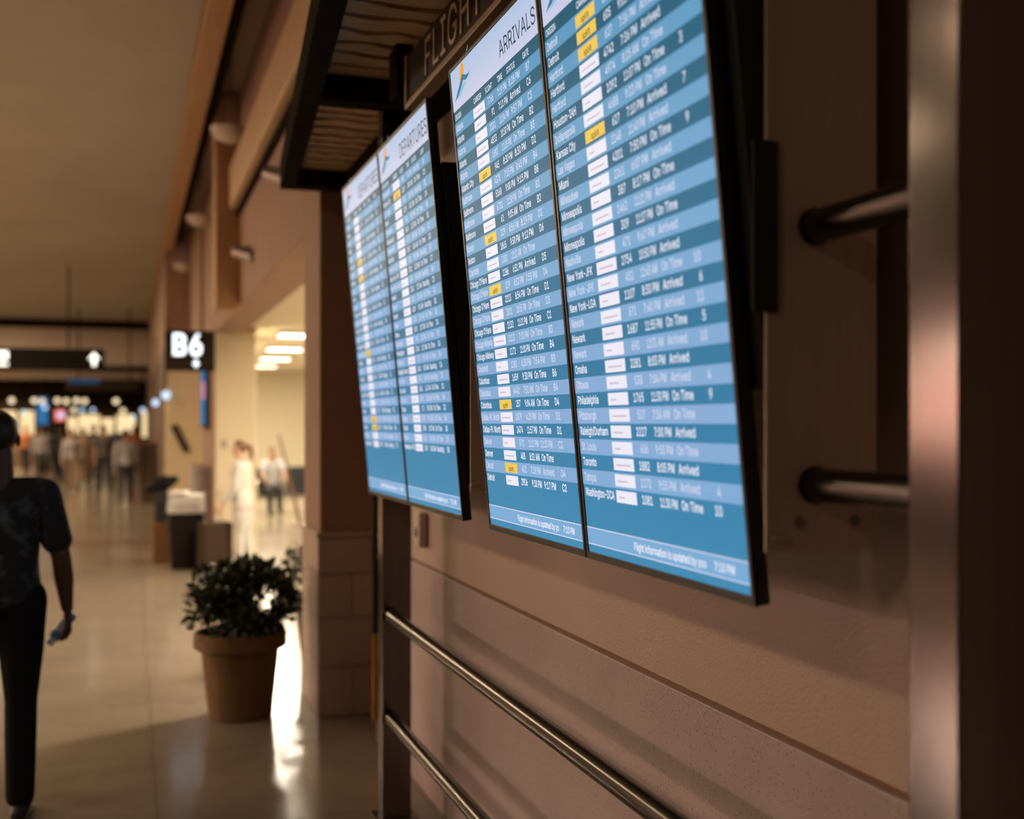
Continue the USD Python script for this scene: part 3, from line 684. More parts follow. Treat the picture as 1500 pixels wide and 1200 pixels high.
def person(label, loc, face, H=1.74, legs=((.35, .15), (-.3, .25)), arms=((-.3, .25, .12), (.35, .3, .12)), lean=0.04, wear=('shirt_tie_dye', 'jeans_dark', 'shoe_black'), skin='skin_mid', hair='hair_black',
           hair_kind='short', sleeve=.55, female=False, head=(0.0, 0.0), fine=.03, jacket=False, group=None, twist=0.0, curl=.45, build=1.0, shoulder=1.0):
    """local frame: the person faces +y, right hand at +x; legs (thigh forward, knee bend) left, right; arms (forward, elbow bend, abduction) left, right"""
    k = H / 1.75
    hipw, shw = (.088, .158) if female else (.092, .188)
    hipw *= k; shw *= k * build * shoulder
    th, shn = .43 * k, .42 * k
    V = lambda *a: np.array(a, float)
    fwd = lambda a: V(0, math.sin(a), -math.cos(a))
    J = {}; pelvis = V(0, 0, 0)
    for sd, (a, b) in zip((-1, 1), legs):
        hp = pelvis + V(sd * hipw, 0, -.02 * k); kn = hp + fwd(a) * th; an = kn + fwd(a - b) * shn
        fa = a - b
        fd = V(sd * .15, math.cos(max(-.9, min(.25, fa))), math.sin(max(-.9, min(.25, fa)))); fd /= np.linalg.norm(fd)
        J[sd] = (hp, kn, an, fd)
    low = min(min(J[s][2][2] - .085 * k, (J[s][2] + J[s][3] * .15 * k)[2] - .055 * k) for s in (-1, 1))
    up = V(0, -low, 0)[1]
    pelvis = V(0, 0, up); J = {s: tuple(x + pelvis if i < 3 else x for i, x in enumerate(J[s])) for s in J}
    L = lambda x, y, z: pelvis + rot(rot(V(x, y, z), (0, 0, 1), twist * min(1, max(0, z / (.45 * k)))), (1, 0, 0), -lean)   # torso points lean forward
    nn = 20 if fine < .02 else 14
    bw = build
    chest, waist, neck = L(0, .0, .34 * k), L(0, 0, .14 * k), L(0, -.005, .52 * k)
    hc = L(0, .02 + .02 * head[1], .665 * k)
    def torso(g):
        w_ = (.125, .108, .150) if female else (.150, .138, .150)
        sh = [ball(L(s * (shw - .028 * k), -.005, .445 * k), (.052 * k + g), nn) for s in (-1, 1)]
        ch = ell(chest, (w_[0] * k * bw + g, .108 * k + g, .14 * k), nn); wa = ell(waist, (w_[1] * k * bw + g, .094 * k + g, .11 * k), nn); pe = ell(pelvis + V(0, -.005, 0), (w_[2] * k * bw + g, .112 * k + g, .10 * k), nn)
        out = [hull(ch, *sh), hull(ch, wa), hull(wa, pe)]
        if female: out += [ell(L(s * .062 * k, .085 * k, .345 * k), (.055 * k + g, .05 * k + g, .055 * k), nn) for s in (-1, 1)]
        return out
    neckpart = [hull(ball(L(0, -.012, .45 * k), (.052 if female else .066) * k, nn), ball(hc + V(0, -.015, -.05 * k), (.048 if female else .058) * k, nn))]
    # head: skull, jaw, nose, ears
    yaw, pitch = head
    hx = lambda x, y, z: hc + rot(rot(V(x, y, z) * k, (1, 0, 0), pitch), (0, 0, 1), yaw)
    skull = [ell(hx(0, -.008, .035), (.074 * k, .094 * k, .088 * k), nn), hull(ell(hx(0, .012, .0), (.066 * k, .078 * k, .06 * k), nn), ell(hx(0, .05, -.070), (.032 * k, .030 * k, .026 * k), nn)),
             hull(ball(hx(0, .086, .030), .008 * k, 8), ball(hx(0, .102, -.008), .013 * k, 8)), hull(ball(hx(-.018, .082, -.040), .007 * k, 8), ball(hx(.018, .082, -.040), .007 * k, 8)), hull(ball(hx(-.038, .074, .038), .009 * k, 8), ball(hx(.038, .074, .038), .009 * k, 8))]
    for s in (-1, 1): skull.append(ell(hx(s * .076, -.006, .006), (.011 * k, .020 * k, .032 * k), 10))
    armj, armparts, hands = {}, [], []
    for s, (a, e, ab) in zip((-1, 1), arms):
        shp = L(s * shw, -.005, .435 * k); d0 = rot(fwd(a), (0, 1, 0), -s * ab); el = shp + d0 * .285 * k
        d1 = rot(fwd(a + e), (0, 1, 0), -s * ab * .35); wr = el + d1 * .255 * k
        armj[s] = (shp, el, wr, d1)
        armparts += limb([shp, .5 * (shp + el), el, .6 * el + .4 * wr, wr], [.050 * k * bw, .046 * k * bw, .038 * k * bw, .039 * k * bw, .025 * k], nn)
        inner = V(-s, 0, 0); nrm = inner - d1 * (inner @ d1)
        hands += hand(wr + d1 * .012 * k, d1, nrm, np.cross(nrm, d1) * s, curl, k, 8 if fine > .02 else 12)
    legparts = []
    for s in (-1, 1):
        hp, kn, an, fd = J[s]
        legparts += limb([hp, .5 * hp + .5 * kn, kn, .65 * kn + .35 * an, an], [.085 * k * bw, .072 * k * bw, .053 * k, .053 * k, .036 * k], nn)
        legparts.append(hull(ball(an + V(0, 0, -.035 * k), .035 * k, 10), ball(an + fd * .13 * k + V(0, 0, -.048 * k), .030 * k, 10)))
    t = Thing('person', label, 'person', loc, face, group)
    t.part('body', merge(torso(-.004) + neckpart + skull + armparts + hands + legparts, fine), skin, smooth=True)
    g = .013
    top = torso(g)
    for s in (-1, 1):
        shp, el, wr, d1 = armj[s]
        if sleeve <= 1:
            e2 = shp + (el - shp) * sleeve; top += limb([shp, e2], [.060 * k * bw + .004, .056 * k * bw + .006], nn)
        else:
            e2 = el + (wr - el) * (sleeve - 1); top += limb([shp, el, e2], [.062 * k * bw, .052 * k * bw, .040 * k], nn)
    if jacket: top.append(hull(ell(pelvis + V(0, 0, .06 * k), (.165 * k * bw, .13 * k, .05 * k), nn), ell(pelvis + V(0, 0, -.10 * k), (.175 * k * bw, .14 * k, .04 * k), nn)))
    else: top.append(hull(ell(pelvis + V(0, 0, .08 * k), (.155 * k * bw, .122 * k, .04 * k), nn), ell(pelvis + V(0, 0, -.01 * k), (.166 * k * bw, .130 * k, .04 * k), nn)))
    t.part('jacket' if jacket else 'shirt', merge(top, fine), wear[0], smooth=True)
    tr = [ell(pelvis + V(0, -.005, -.01), (.160 * k * bw, .120 * k, .11 * k), nn)]
    for s in (-1, 1):
        hp, kn, an, fd = J[s]
        tr += limb([hp, .5 * hp + .5 * kn, kn, .6 * kn + .4 * an, .06 * kn + .94 * an], [.097 * k * bw, .084 * k * bw, .066 * k, .064 * k, .058 * k], nn)
        t.part('shoe', merge([hull(ball(an + V(0, 0, -.025 * k), .046 * k, 12), ball(an - fd * .035 * k + V(0, 0, -.050 * k), .034 * k, 12), ball(an + fd * .15 * k + V(0, 0, -.050 * k), .032 * k, 12), ball(an + fd * .07 * k + V(0, 0, -.035 * k), .042 * k, 12))], fine, 3), wear[2], smooth=True)
    t.part('trousers', merge(tr, fine), wear[1], smooth=True)
    hr = ell(hx(0, -.013, .041), (.079 * k, .097 * k, .091 * k), 28) if hair_kind == 'short' else ell(hx(0, -.018, .044), (.081 * k, .100 * k, .094 * k), 24)
    cut = Manifold.batch_hull([ball(hx(x, y, z), .004, 6) for x in (-.10, .10) for y, z in ((.066, .080), (.16, .080), (.16, -.14), (.0, -.14), (.012, .0), (.03, .05))])
    low_cut = Manifold.cube((.4, .4, .2), True).translate(tuple(hx(0, 0, -.040 if hair_kind == 'short' else -.075) - V(0, 0, .1)))
    hs = [hr - cut - low_cut]
    if hair_kind == 'tail': hs += limb([hx(0, -.10, .06), hx(0, -.150, .03), hx(0, -.165, -.06), hx(0, -.150, -.14)], [.028 * k, .034 * k, .030 * k, .012 * k], 12)
    if hair_kind == 'long': hs += [hull(ell(hx(0, -.04, .0), (.082 * k, .075 * k, .06 * k), 16), ell(hx(0, -.055, -.14), (.075 * k, .05 * k, .04 * k), 16))]
    t.part('hair', merge(hs, fine, 2), hair, smooth=40)
    t.part('eyes', cat_(*[ball(hx(s * .031, .083, .020), .0095 * k, 10) for s in (-1, 1)]), 'eye_white')
    t.joints = dict(arm=armj, pelvis=pelvis, leg=J, head=hc)
    return t
def to_world(t, p):
    a = math.radians(t.rz); return t.loc + np.array([p[0] * math.cos(a) - p[1] * math.sin(a), p[0] * math.sin(a) + p[1] * math.cos(a), p[2]])

# the man walking away at the left edge, a small bottle in his right hand
mx, my = -0.568, 5.62
man = person('man walking away at the left edge in a dark tie-dye shirt and dark jeans', (mx, my, 0), 0.0, H=1.86, legs=((.42, .10), (-.06, .06)), arms=((.30, .35, .12), (.02, .32, .24)), lean=.03,
             wear=('shirt_tie_dye', 'jeans_dark', 'shoe_black'), skin='skin_dark', hair='hair_black', sleeve=.72, fine=.014, curl=.75, build=1.08, shoulder=.90)
shp, el, wr, d1 = man.joints['arm'][1]
g0 = to_world(man, wr + d1 * .09 + np.array([-.040, -.012, -.02]))
t = Thing('water_bottle', 'small pale blue bottle held in the walking man\'s right hand', 'bottle', g0)
ax = np.array([-.55, -.45, -.70]); ax /= np.linalg.norm(ax)
Rm = trimesh.geometry.align_vectors([0, 0, 1], ax)
for nm, prof, mt in (('bottle_body', [(.0001, -.09), (.026, -.09), (.029, -.08), (.029, .035), (.024, .052), (.0001, .056)], 'bottle_blue'), ('cap', [(.0001, .052), (.019, .052), (.019, .078), (.016, .082), (.0001, .082)], 'bottle_label'), ('bottle_label', [(.0293, -.05), (.0300, -.05), (.0300, .02), (.0293, .02)], 'bottle_label')):
    m = lathe(prof, 28); m.apply_transform(Rm); t.part(nm, m, mt)

def stand(px, py):
    x, y = floor_at(px, py); return (x, y, 0)
# the woman in white with a ponytail and her case
wloc = stand(356, 836)
woman = person('woman in a white suit with a brown ponytail, standing in the opening', wloc, 70, H=1.60, legs=((.05, .05), (-.06, .05)), arms=((.12, .55, .13), (-.04, .22, .14)), wear=('cloth_white', 'cloth_white', 'cloth_white'), skin='skin_light', hair='hair_brown',
               hair_kind='tail', sleeve=1.85, female=True, jacket=True, fine=.022, build=1.26, shoulder=.92)
def suitcase(label, loc, mat, sx=.38, sy=.24, h=.60, rz=0.0):
    t = Thing('suitcase', label, 'suitcase', loc, rz)
    t.part('shell', rbox(-sx / 2, sx / 2, -sy / 2, sy / 2, .05, h, .035, 12), mat)
    for x in (-1, 1):
        for y in (-1, 1):
            w_ = tube([x * (sx / 2 - .05) - .011, y * (sy / 2 - .05), .025], [x * (sx / 2 - .05) + .011, y * (sy / 2 - .05), .025], .025, 14); t.part('wheel', cat_(w_, box(x * (sx / 2 - .05) - .015, x * (sx / 2 - .05) + .015, y * (sy / 2 - .05) - .012, y * (sy / 2 - .05) + .012, .03, .06)), 'black_plastic')
    t.part('handle', pipe([[-.10, sy / 2 - .05, h - .01], [-.10, sy / 2 - .05, h + .36], [.10, sy / 2 - .05, h + .36], [.10, sy / 2 - .05, h - .01]], .009), 'spot_metal')
    return t
suitcase('brown suitcase standing left of the woman in white', (wloc[0] - .33, wloc[1] + .05, 0), 'case_brown', rz=20)

# the crowd far down the concourse
CROWD = [
    # px, py of the feet, facing, height, clothes, skin, hair kind, label
    (184, 738, 0, 1.72, ('cloth_pale', 'cloth_navy', 'shoe_black'), 'skin_mid', 'short', 'distant person in a pale shirt and dark trousers, rightmost of the crowd'),
    (152, 722, 10, 1.76, ('cloth_grey', 'cloth_navy', 'shoe_black'), 'skin_mid', 'short', 'distant person in grey and navy, second from the right of the crowd'),
    (122, 716, 180, 1.74, ('cloth_tan', 'cloth_tan', 'shoe_black'), 'skin_mid', 'short', 'distant person in tan clothes in the middle of the crowd'),
    (104, 721, 175, 1.68, ('cloth_pale', 'cloth_tan', 'shoe_black'), 'skin_light', 'long', 'distant person in a pale top and tan trousers in the crowd'),
    (137, 706, 0, 1.78, ('cloth_black', 'cloth_black', 'shoe_black'), 'skin_dark', 'short', 'distant person in black behind the tan figure'),
    (88, 702, 0, 1.74, ('cloth_black', 'cloth_navy', 'shoe_black'), 'skin_dark', 'short', 'distant person in black left of the crowd middle'),
    (58, 704, 185, 1.72, ('cloth_pale', 'cloth_grey', 'shoe_black'), 'skin_mid', 'short', 'distant person in pale grey beside the walking man\'s head'),
    (70, 694, 0, 1.70, ('cloth_grey', 'cloth_black', 'shoe_black'), 'skin_mid', 'long', 'distant person in grey and black, far left of the crowd'),
    (196, 694, 170, 1.70, ('cloth_orange', 'cloth_navy', 'shoe_black'), 'skin_mid', 'short', 'distant person in an orange top at the right of the crowd'),
    (38, 694, 175, 1.74, ('cloth_orange', 'cloth_black', 'shoe_black'), 'skin_mid', 'short', 'distant person in orange, half behind the walking man'),
    (168, 688, 0, 1.73, ('cloth_blue', 'cloth_black', 'shoe_black'), 'skin_light', 'short', 'most distant person in a blue top'),
]
for i, (px, py, fc, H, wear, skin, hk, lab) in enumerate(CROWD):
    r = random.Random(i); a = .18 + .25 * r.random()
    person(lab, stand(px, py), fc, H=H, legs=((a, .1), (-a, .2)) if i % 2 else ((-a, .2), (a, .1)), arms=((-.25, .2, .12), (.25, .3, .12)), wear=wear, skin=skin, hair='hair_black', hair_kind=hk, sleeve=.6 if i % 3 else 1.8, female=hk == 'long', fine=.06)

# ------------------------------------------------------------------ seats of the waiting area with people
def seat_row(loc, n, rz, label):
    t = Thing('seat_row', label, 'seats', loc, rz)
    w = .56
    t.part('beam', box(-n * w / 2, n * w / 2, -.03, .03, .30, .36), 'spot_metal', smooth=False)
    for i in range(n):
        x = -n * w / 2 + (i + .5) * w
        t.part('seat', rbox(x - .25, x + .25, -.24, .26, .38, .45, .03, 10), 'seat_black')
        b = T(rbox(x - .25, x + .25, -.03, .03, 0, .50, .028, 10)); b.apply_transform(trimesh.transformations.rotation_matrix(.22, [1, 0, 0])); b.apply_translation([0, -.25, .43]); t.part('backrest', b, 'seat_black')
    for i in range(n + 1):
        x = -n * w / 2 + i * w
        t.part('armrest', pipe([[x, -.24, .40], [x, -.24, .63], [x, -.18, .66], [x, .16, .66], [x, .22, .62], [x, .22, .40]], .014), 'chrome')
    for x in (-n * w / 2 + .3, n * w / 2 - .3):
        t.part('leg', cat_(rbox(x - .03, x + .03, -.02, .02, .02, .32, .008), rbox(x - .03, x + .03, -.30, .30, 0, .03, .008)), 'spot_metal')
    return t
sx, sy, _ = stand(418, 752)
seat_row((sx + .55, sy, 0), 4, 180, 'row of black seats facing the opening with seated travellers')
def seated(label, x, y, fc, wear, skin='skin_mid', **k):
    t = person(label, (x, y, 0), fc, H=1.72, legs=((1.48, 1.48), (1.44, 1.50)), arms=((.55, .8, .1), (.55, .85, .1)), lean=.02, wear=wear, skin=skin, sleeve=.6, fine=.045, **k)
    return t
seated('seated traveller in a white shirt and black trousers on the black seats', sx - .26, sy - .05, 180, ('cloth_pale', 'cloth_black', 'shoe_black'), 'skin_mid')
seated('seated traveller in dark clothes beside the one in white', sx + .82, sy - .05, 180, ('cloth_black', 'cloth_navy', 'shoe_black'), 'skin_dark')
x2, y2 = floor_at(436, 862)
seat_row((x2 + 1.15, y2, 0), 3, 150, 'nearest row of black seats with chrome arms, cut off by the pier')

# a tall slender stem plant leaning in the waiting area
px_, py_, _ = stand(440, 770)
t = Thing('leaning_pole', 'slim brown pole leaning in front of the seated travellers', 'pole', (px_, py_, 0))
t.part('pole', pipe([[0.0, 0, .03], [-.16, .02, .70], [-.36, .05, 1.60]], [.030, .026, .020]), 'dark_wood')
t.part('foot', lathe([(.0001, 0), (.17, 0), (.17, .02), (.05, .05), (.0001, .05)], 28), 'dark_wood')

# ------------------------------------------------------------------ planters
def leaf_mesh(n, rx, rz, zc, seed, size, droop=.4):
    r = np.random.default_rng(seed); V, F, k = [], [], 0
    while k < n:
        u = r.normal(size=3); u /= np.linalg.norm(u); q = r.random() ** .45
        p = np.array([u[0] * rx * q, u[1] * rx * q, zc + u[2] * rz * q])
        lump = meshkit.noise(np.array([p * 7.0]), seed)[0]
        if lump < .36: continue
        L = size * (.7 + .6 * r.random()); wd = L * .42
        d = u * .8 + r.normal(size=3) * .5 + np.array([0, 0, .2]); d /= np.linalg.norm(d)
        s = np.cross(d, r.normal(size=3)); s /= np.linalg.norm(s); nn = np.cross(s, d)
        pts = [p, p + d * L * .3 + s * wd * .42 + nn * .004, p + d * L * .62 + s * wd * .46 - nn * L * .05, p + d * L - nn * L * .20 * droop * 2, p + d * L * .62 - s * wd * .46 - nn * L * .05, p + d * L * .3 - s * wd * .42 + nn * .004, p + d * L * .45 - nn * L * .10]
        b = 7 * k; V += pts; F += [[b, b + 1, b + 6], [b + 1, b + 2, b + 6], [b + 2, b + 3, b + 6], [b + 3, b + 4, b + 6], [b + 4, b + 5, b + 6], [b + 5, b, b + 6]]; k += 1
    return trimesh.Trimesh(np.array(V), np.array(F), process=False)
def planter(label, loc, pot, rr, rb, h, n, seed, rx, rz):
    t = Thing('planter', label, 'potted plant', loc)
    t.part('pot', lathe([(.0001, 0), (rb, 0), (rb + .006, .01), (rr - .045, h - .105), (rr - .045, h - .100), (rr - .012, h - .100), (rr, h - .09), (rr, h - .01), (rr - .01, h), (rr - .03, h), (rr - .035, h - .06), (.0001, h - .06)], 56), pot, smooth=35)
    t.part('soil', lathe([(.0001, h - .045), (rr - .06, h - .05), (rr - .036, h - .062), (.0001, h - .062)], 40), 'soil')
    r = random.Random(seed); st = []
    for k in range(16):
        a = r.random() * 6.28; q = rx * (.3 + .6 * r.random())
        st.append(pipe([[.05 * math.cos(a), .05 * math.sin(a), h - .06], [.4 * q * math.cos(a), .4 * q * math.sin(a), h + rz * .6], [q * math.cos(a + .3), q * math.sin(a + .3), h + rz * (1.0 + .8 * r.random())]], [.009, .006, .003], 6))
    t.part('stem', cat_(*st), 'stem', kind='stuff')
    t.part('foliage', leaf_mesh(n, rx, rz, h + rz * .72, seed, .068), 'leaf', smooth=False, kind='stuff')
    return t
ploc = stand(352, 1048)
planter('terracotta planter with a dark leafy bush on the polished floor before the pier', ploc, 'terracotta', .280, .188, .525, 2200, 3, .325, .245)
planter('dark planter mostly hidden behind the brown pier', (1.37, 8.45, 0), 'pot_dark', .24, .15, .50, 600, 8, .32, .25)

# ------------------------------------------------------------------ litter bin, stand and case by the opening
bx, by, _ = stand(273, 832)
t = Thing('litter_bin', 'black tapered litter bin with a pale lid and papers on top', 'bin', (bx, by, 0))
def frustum(w0, d0, w1, d1, z0, z1, r=.02):
    return Manifold.batch_hull([Manifold.sphere(r, 10).translate((sx_ * (w / 2 - r), sy_ * (d / 2 - r), z)) for w, d, z in ((w0, d0, z0 + r), (w1, d1, z1 - r)) for sx_ in (-1, 1) for sy_ in (-1, 1)])
t.part('bin_body', frustum(.36, .36, .42, .42, 0, .64), 'bin_body')
t.part('rim', frustum(.45, .45, .45, .45, .64, .69, .012), 'bin_body')
t.part('lid', frustum(.46, .46, .42, .42, .69, .90), 'bin_top')
t.part('flap', rbox(-.14, .14, -.232, -.222, .73, .82, .004), 'grey_box')
for k, (x, y, rz) in enumerate(((.06, -.02, .4), (-.08, .05, -.3))):
    m = T(rbox(-.10, .10, -.14, .14, .90 + .028 * k, .922 + .028 * k, .004)); m.apply_transform(trimesh.transformations.rotation_matrix(rz, [0, 0, 1])); m.apply_translation([bx + x, by + y, 0])
    single('paper_stack', m, 'paper_white', 'stack of white papers on the bin lid, %s' % ('the lower one' if k == 0 else 'the upper one'), 'papers')
kx, ky, _ = stand(238, 826)
t = Thing('info_stand', 'wooden stand with a lumpy black top left of the litter bin', 'stand', (kx, ky + .15, 0))
t.part('stand_body', rbox(-.12, .12, -.16, .16, .0, .52, .01), 'wood_orange')
t.part('column', rbox(-.09, .07, -.08, .08, .52, .94, .01), 'mount_black')
t.part('top', hull(ell((-.13, 0, .97), (.09, .16, .06)), ell((.02, 0, 1.02), (.12, .18, .09)), ell((.16, .02, 1.07), (.05, .12, .05))), 'bag_black', smooth=True)
t.part('strap', pipe([[-.10, -.05, 1.0], [-.07, -.12, 1.10], [.04, -.13, 1.12], [.10, -.06, 1.06]], .012), 'bag_black')

# ------------------------------------------------------------------ things fixed along the concourse wall
t = Thing('call_box', 'small pale call box on the wall below the departures displays', 'call box', (WX, 5.33, 1.28))
t.part('box', rbox(WX - .045, WX, 5.27, 5.39, 1.20, 1.37, .012, 10), 'call_box', world=True)
t.part('button', tube([WX - .052, 5.33, 1.27], [WX - .044, 5.33, 1.27], .022, 20), 'grey_box', world=True)
for i in range(7):
    y = 11.2 + 4.9 * i
    if i == 0:
        bowl = Thing('bowl_lamp', 'pale bowl lamp hung in the ceiling recess, nearest of the row', 'ceiling lamp', (.92, y, 4.62), group='bowl lamps in a row along the ceiling recess')
        bowl.part('bowl', lathe([(.0001, -.11), (.08, -.098), (.14, -.065), (.18, -.01), (.19, .03), (.18, .03), (.17, -.008), (.13, -.055), (.07, -.088), (.0001, -.098)], 36), 'lamp_bowl', smooth=50)
        bowl.part('stem', cat_(tube([0, 0, -.10], [0, 0, .68], .012, 12)), 'spot_metal')
        bowl.part('bulb', trimesh.creation.icosphere(2, .045), 'sign_warm_glow')
    else: dup(bowl, (.92, y, 4.62), 0, f'pale bowl lamp hung in the ceiling recess, {ORD[i] if i < 6 else ORD[8]} of the row')
def spotlight(label, x, y, z, rz):
    t = Thing('spotlight', label, 'spotlight', (x, y, z), rz)
    c = tube([0, .02, -.02], [0, -.24, -.10], .055, 24); t.part('can', c, 'spot_metal')
    t.part('front_ring', tube([0, -.235, -.098], [0, -.265, -.107], .064, 24), 'mount_black')
    t.part('arm', cat_(rbox(.0, .12, -.015, .015, -.03, .0, .005), rbox(.10, .12, -.05, .05, -.07, .04, .005)), 'mount_black')
spotlight('dark spotlight on the upper wall over the opening', .97, 11.0, 3.46, 40)
spotlight('dark spotlight at the far corner of the canopy', .97, 8.4, 3.66, 40)

# hung direction sign and gate sign
t = Thing('direction_sign', 'long black hanging direction sign with a white up arrow', 'sign', (-2.3, 25.0, 3.0))
t.part('sign_box', rbox(-4.6, -.50, 24.95, 25.15, 2.90, 3.34, .02), 'sign_black', world=True)
ax_, az_ = -.70, 3.12
arrow = [(-.035, -.13), (.035, -.13), (.035, .02), (.12, .0), (.0, .15), (-.12, .0), (-.035, .02)]
from shapely.geometry import Polygon
m = trimesh.creation.extrude_polygon(Polygon(arrow), .01, engine='earcut'); v = np.array(m.vertices); v = np.column_stack([ax_ + v[:, 0], 24.95 - v[:, 2], az_ + v[:, 1]])
t.part('arrow', trimesh.Trimesh(v, m.faces, process=False), 'sign_warm_glow', smooth=False, world=True)
t.part('lit_lettering', cat_(box(-3.4, -2.34, 24.94, 24.95, 3.10, 3.26), box(-3.4, -2.34, 24.94, 24.95, 2.97, 3.02)), 'sign_warm_glow', smooth=False, world=True)
for x in (-1.2, -3.8): t.part('hanger', tube([x, 25.05, 3.33], [x, 25.05, 5.06], .018, 10), 'dark_beam', world=True)
t = Thing('gate_sign', 'dark blade sign on the wall reading B6 in white', 'sign', (.74, 15.7, 2.75))
t.part('sign_box', rbox(.44, 1.09, 15.66, 15.80, 2.50, 3.04, .015), 'sign_brown', world=True)
for c, xc in (('B', .632), ('6', .842)):
    m = meshkit.text_mesh(c, .28, .006, True); v = np.array(m.vertices); v[:, 0] -= m.bounds[:, 0].mean()
    t.part('lettering', trimesh.Trimesh(np.column_stack([xc + v[:, 0] * .82, 15.655 - v[:, 2], 2.71 + v[:, 1]]), m.faces, process=False), 'sign_white_glow', smooth=False, world=True)
m = trimesh.creation.extrude_polygon(Polygon([(-.03, .07), (.03, .07), (.03, .0), (.07, .0), (0, -.08), (-.07, .0), (-.03, .0)]), .006, engine='earcut'); v = np.array(m.vertices)
t.part('arrow', trimesh.Trimesh(np.column_stack([.842 + v[:, 0] * .7, 15.655 - v[:, 2], 2.60 + v[:, 1] * .7]), m.faces, process=False), 'sign_white_glow', smooth=False, world=True)

t = Thing('wall_handset', 'slanted dark handset mounted on the cream pier', 'handset', (.95, 21.25, 1.5))
m = T(rbox(-.06, .06, -.05, .0, -.27, .27, .02, 10)); m.apply_transform(trimesh.transformations.rotation_matrix(.45, [0, 1, 0])); m.apply_translation([.87, 21.30, 1.52]); m.apply_translation(-t.loc)
m.apply_transform(trimesh.transformations.rotation_matrix(-.9, [0, 1, 0], [-.08, .05, .02])); t.part('handset', m, 'mount_black')
t = Thing('poster_case', 'lit blue poster case on the corridor face of the pier', 'poster', (1.06, 17.0, 2.0))
t.part('case', rbox(1.022, 1.088, 16.6, 17.7, 1.72, 2.75, .01), 'mount_black', world=True)
t.part('poster', box(1.015, 1.021, 16.66, 17.64, 1.78, 2.69), 'poster_blue_glow', smooth=False, world=True)
t.part('poster_band', box(1.011, 1.015, 16.66, 17.3, 2.15, 2.40), 'poster_pink_glow', smooth=False, world=True)
t = Thing('pier_cabinet', 'grey cabinet standing against the second pier', 'cabinet', (.97, 17.2, 0))
t.part('body', rbox(.86, 1.08, 16.5, 17.9, 0, 1.18, .015), 'grey_box', world=True)
t.part('door', rbox(.852, .862, 16.55, 17.18, .05, 1.12, .003), 'grey_box', world=True)
t.part('door', rbox(.852, .862, 17.22, 17.85, .05, 1.12, .003), 'grey_box', world=True)
t = Thing('wall_outlet', 'small socket plate on the cream wall beside the woman in white', 'socket', (1.25, 15.9, 1.55))
t.part('plate', rbox(1.19, 1.26, 15.905, 15.92, 1.46, 1.57, .004), 'grey_box', world=True)
t.part('switch', rbox(1.215, 1.235, 15.900, 15.906, 1.49, 1.54, .002), 'bin_top', world=True)

# far shops: lit counters, globe lamps, small screens
def far_box(name, label, cat, x0, x1, y, z0, z1, mat, d=.3, group=None):
    t = Thing(name, label, cat, ((x0 + x1) / 2, y, z0), group=group)
    t.part('frame', cat_(box(x0 - .06, x0, y - .02, y + d, z0 - .06, z1 + .06), box(x1, x1 + .06, y - .02, y + d, z0 - .06, z1 + .06), box(x0, x1, y - .02, y + d, z1, z1 + .06), box(x0, x1, y - .02, y + d, 0, z0), box(x0 - .06, x0, y + .05, y + d, 0, z0), box(x1, x1 + .06, y + .05, y + d, 0, z0)), 'dark_beam', smooth=False, world=True)
    t.part('lit_panel', box(x0, x1, y + .02, y + d, z0, z1), mat, smooth=False, world=True)
    return t
SX = lambda px, y: at(px, Y=y)
yS = 50.0
ws = Thing('wall_shops', None, None, (-3, yS, 0), kind='structure')
for (a, b, z0, z1) in ((84, 112.5, 1.35, 2.05), (115, 146, 1.35, 2.15), (149, 167, 1.35, 2.0), (171, 198, 1.40, 2.15), (208, 224, 1.2, 2.3), (2, 24, 1.3, 2.3), (29, 50, 1.3, 2.3)):
    x0, x1 = SX(a, yS), SX(b, yS)
    p_ = ws.part('window_frame', cat_(box(x0 - .03, x0, yS, yS + .3, z0 - .04, z1 + .04), box(x1, x1 + .03, yS, yS + .3, z0 - .04, z1 + .04), box(x0, x1, yS, yS + .3, z1, z1 + .04), box(x0, x1, yS, yS + .3, z0 - .04, z0)), 'dark_beam', smooth=False, world=True)
    ws.part('lit_pane', box(x0, x1, yS + .02, yS + .2, z0, z1), 'shop_glow', smooth=False, world=True, parent=p_)
ws.part('shop_base', box(-8.0, .58, yS + .05, yS + .4, 0, 1.15), 'dark_wood', world=True)
ws.part('shop_head', box(-8.0, .58, yS + .05, yS + .4, 2.36, 3.45), 'dark_beam', world=True)
far_box('blue_screen', 'tall blue lit screen at the far end above the crowd', 'screen', SX(54, 45), SX(70, 45), 45.0, 1.75, 2.75, 'poster_blue_glow')
far_box('red_sign', 'small pink lit sign with a red edge at the far end', 'sign', SX(80, 44.5), SX(96, 44.5), 44.5, 1.88, 2.30, 'red_glow')
p_ = '/World/red_sign'
usdkit.mesh(stage, p_ + '/pink_panel', box(SX(83, 44.5) - (SX(80, 44.5) + SX(96, 44.5)) / 2, SX(95, 44.5) - (SX(80, 44.5) + SX(96, 44.5)) / 2, .0, .015, .08, .34), LOOK['poster_lilac_glow'])
t = Thing('hanging_board', 'dark hanging board across the far concourse', 'sign', (-2.0, 34.0, 3.1))
t.part('board', rbox(SX(97, 34), SX(205, 34), 34.0, 34.15, 2.72, 3.05, .02), 'sign_brown', world=True)
t.part('blue_strip', box(SX(100, 34), SX(146, 34), 33.985, 34.0, 2.93, 3.03), 'strip_blue_glow', smooth=False, world=True)
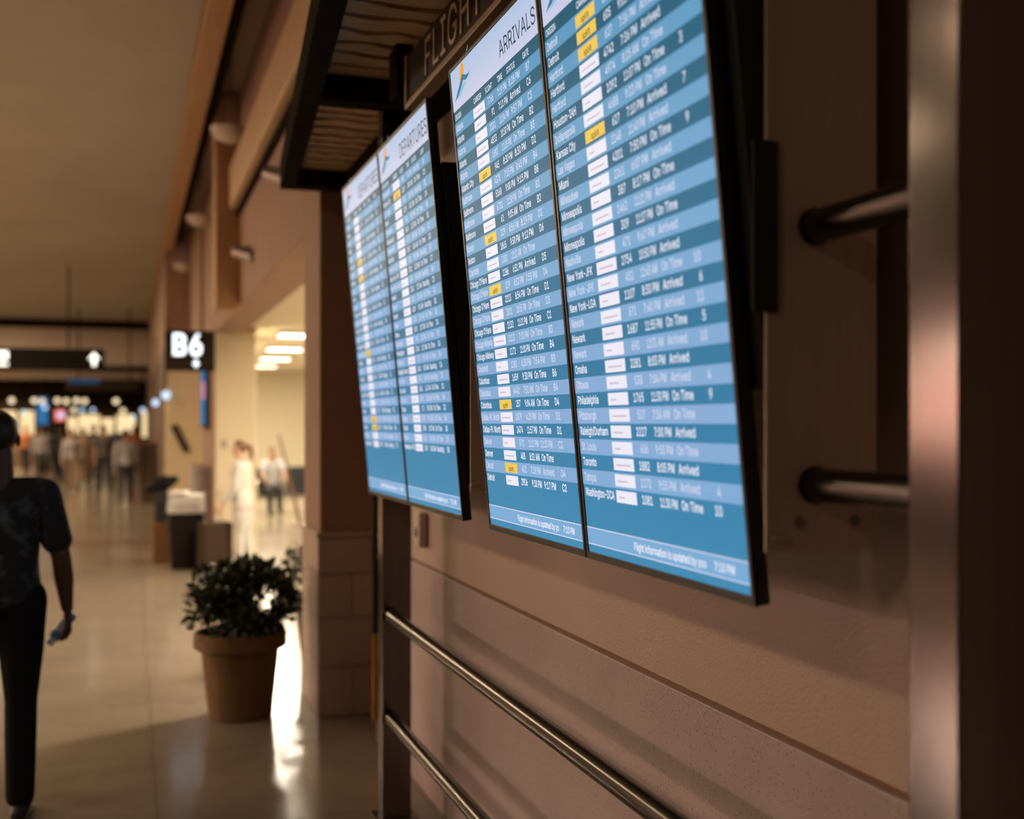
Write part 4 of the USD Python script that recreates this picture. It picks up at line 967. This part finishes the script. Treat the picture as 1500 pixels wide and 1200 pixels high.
for p in (115, 190): t.part('hanger', tube([SX(p, 34), 34.08, 3.04], [SX(p, 34), 34.08, 5.06], .02, 8), 'dark_beam', world=True)
globes = [(17, 587, 42), (50, 587, 44), (62, 588, 44), (84, 587, 44), (97, 588, 44), (112, 587, 44), (124, 588, 44), (170, 588, 42), (84, 602, 47), (108, 601, 47), (180, 602, 47)]
cool = [(36, 604, 46), (66, 597, 43), (120, 601, 47), (136, 601, 47), (195, 612, 46), (209, 601, 39), (228, 590, 26), (243, 579, 21.235)]
PLACE = ['leftmost', 'second from left', 'third from left', 'fourth from left', 'fifth from left', 'sixth from left', 'seventh from left', 'eighth from left', 'ninth from left', 'tenth from left', 'rightmost']
def globe(px, py, y, mat, lab, first={}):
    x = SX(px, y); z = y * c_ + x * s_; h = EYE + (HZN - py) * z / FPX
    cl = mat == 'cool_lamp_glow'
    if mat not in first:
        t = Thing('cool_lamp' if cl else 'globe_lamp', lab, 'lamp', (x, y, h), group='bluish lamps of the far shops' if cl else 'warm globe lamps of the far shops')
        t.part('globe', trimesh.creation.icosphere(2, .095 if not cl else .075), mat); t.part('stem', tube([0, 0, .09], [0, 0, (1.2 if y < 30 else 1.45) if cl else .84], .012, 8), 'dark_beam')
        first[mat] = t
    else: dup(first[mat], (x, y, h), 0, lab)
for k, g_ in enumerate(sorted(globes)): globe(*g_, 'globe_glow', f'small warm globe lamp over the far shops, {PLACE[k]} of the warm ones')
for k, g_ in enumerate(sorted(cool)): globe(*g_, 'cool_lamp_glow', f'small bluish lamp over the far shops, {PLACE[k] if k < 7 else PLACE[-1]} of the bluish ones')
t = Thing('shop_counter', 'dark wooden counter at the right of the far concourse', 'counter', (SX(222, 27), 27.0, 0))
t.part('counter_body', rbox(SX(206, 27), .58, 27.0, 27.7, 0, 1.30, .02), 'dark_wood', world=True)
t.part('counter_top', rbox(SX(204, 27), .59, 26.95, 27.75, 1.30, 1.36, .015), 'wood_orange', world=True)

# lights without fixtures, added to brighten the far end
for y, p in ((42.5, 50), (48.0, 60), (55.0, 60)):
    for x in (-6.0, -4.6):
        area_light('disk', (x, y, 3.44), .5, p)
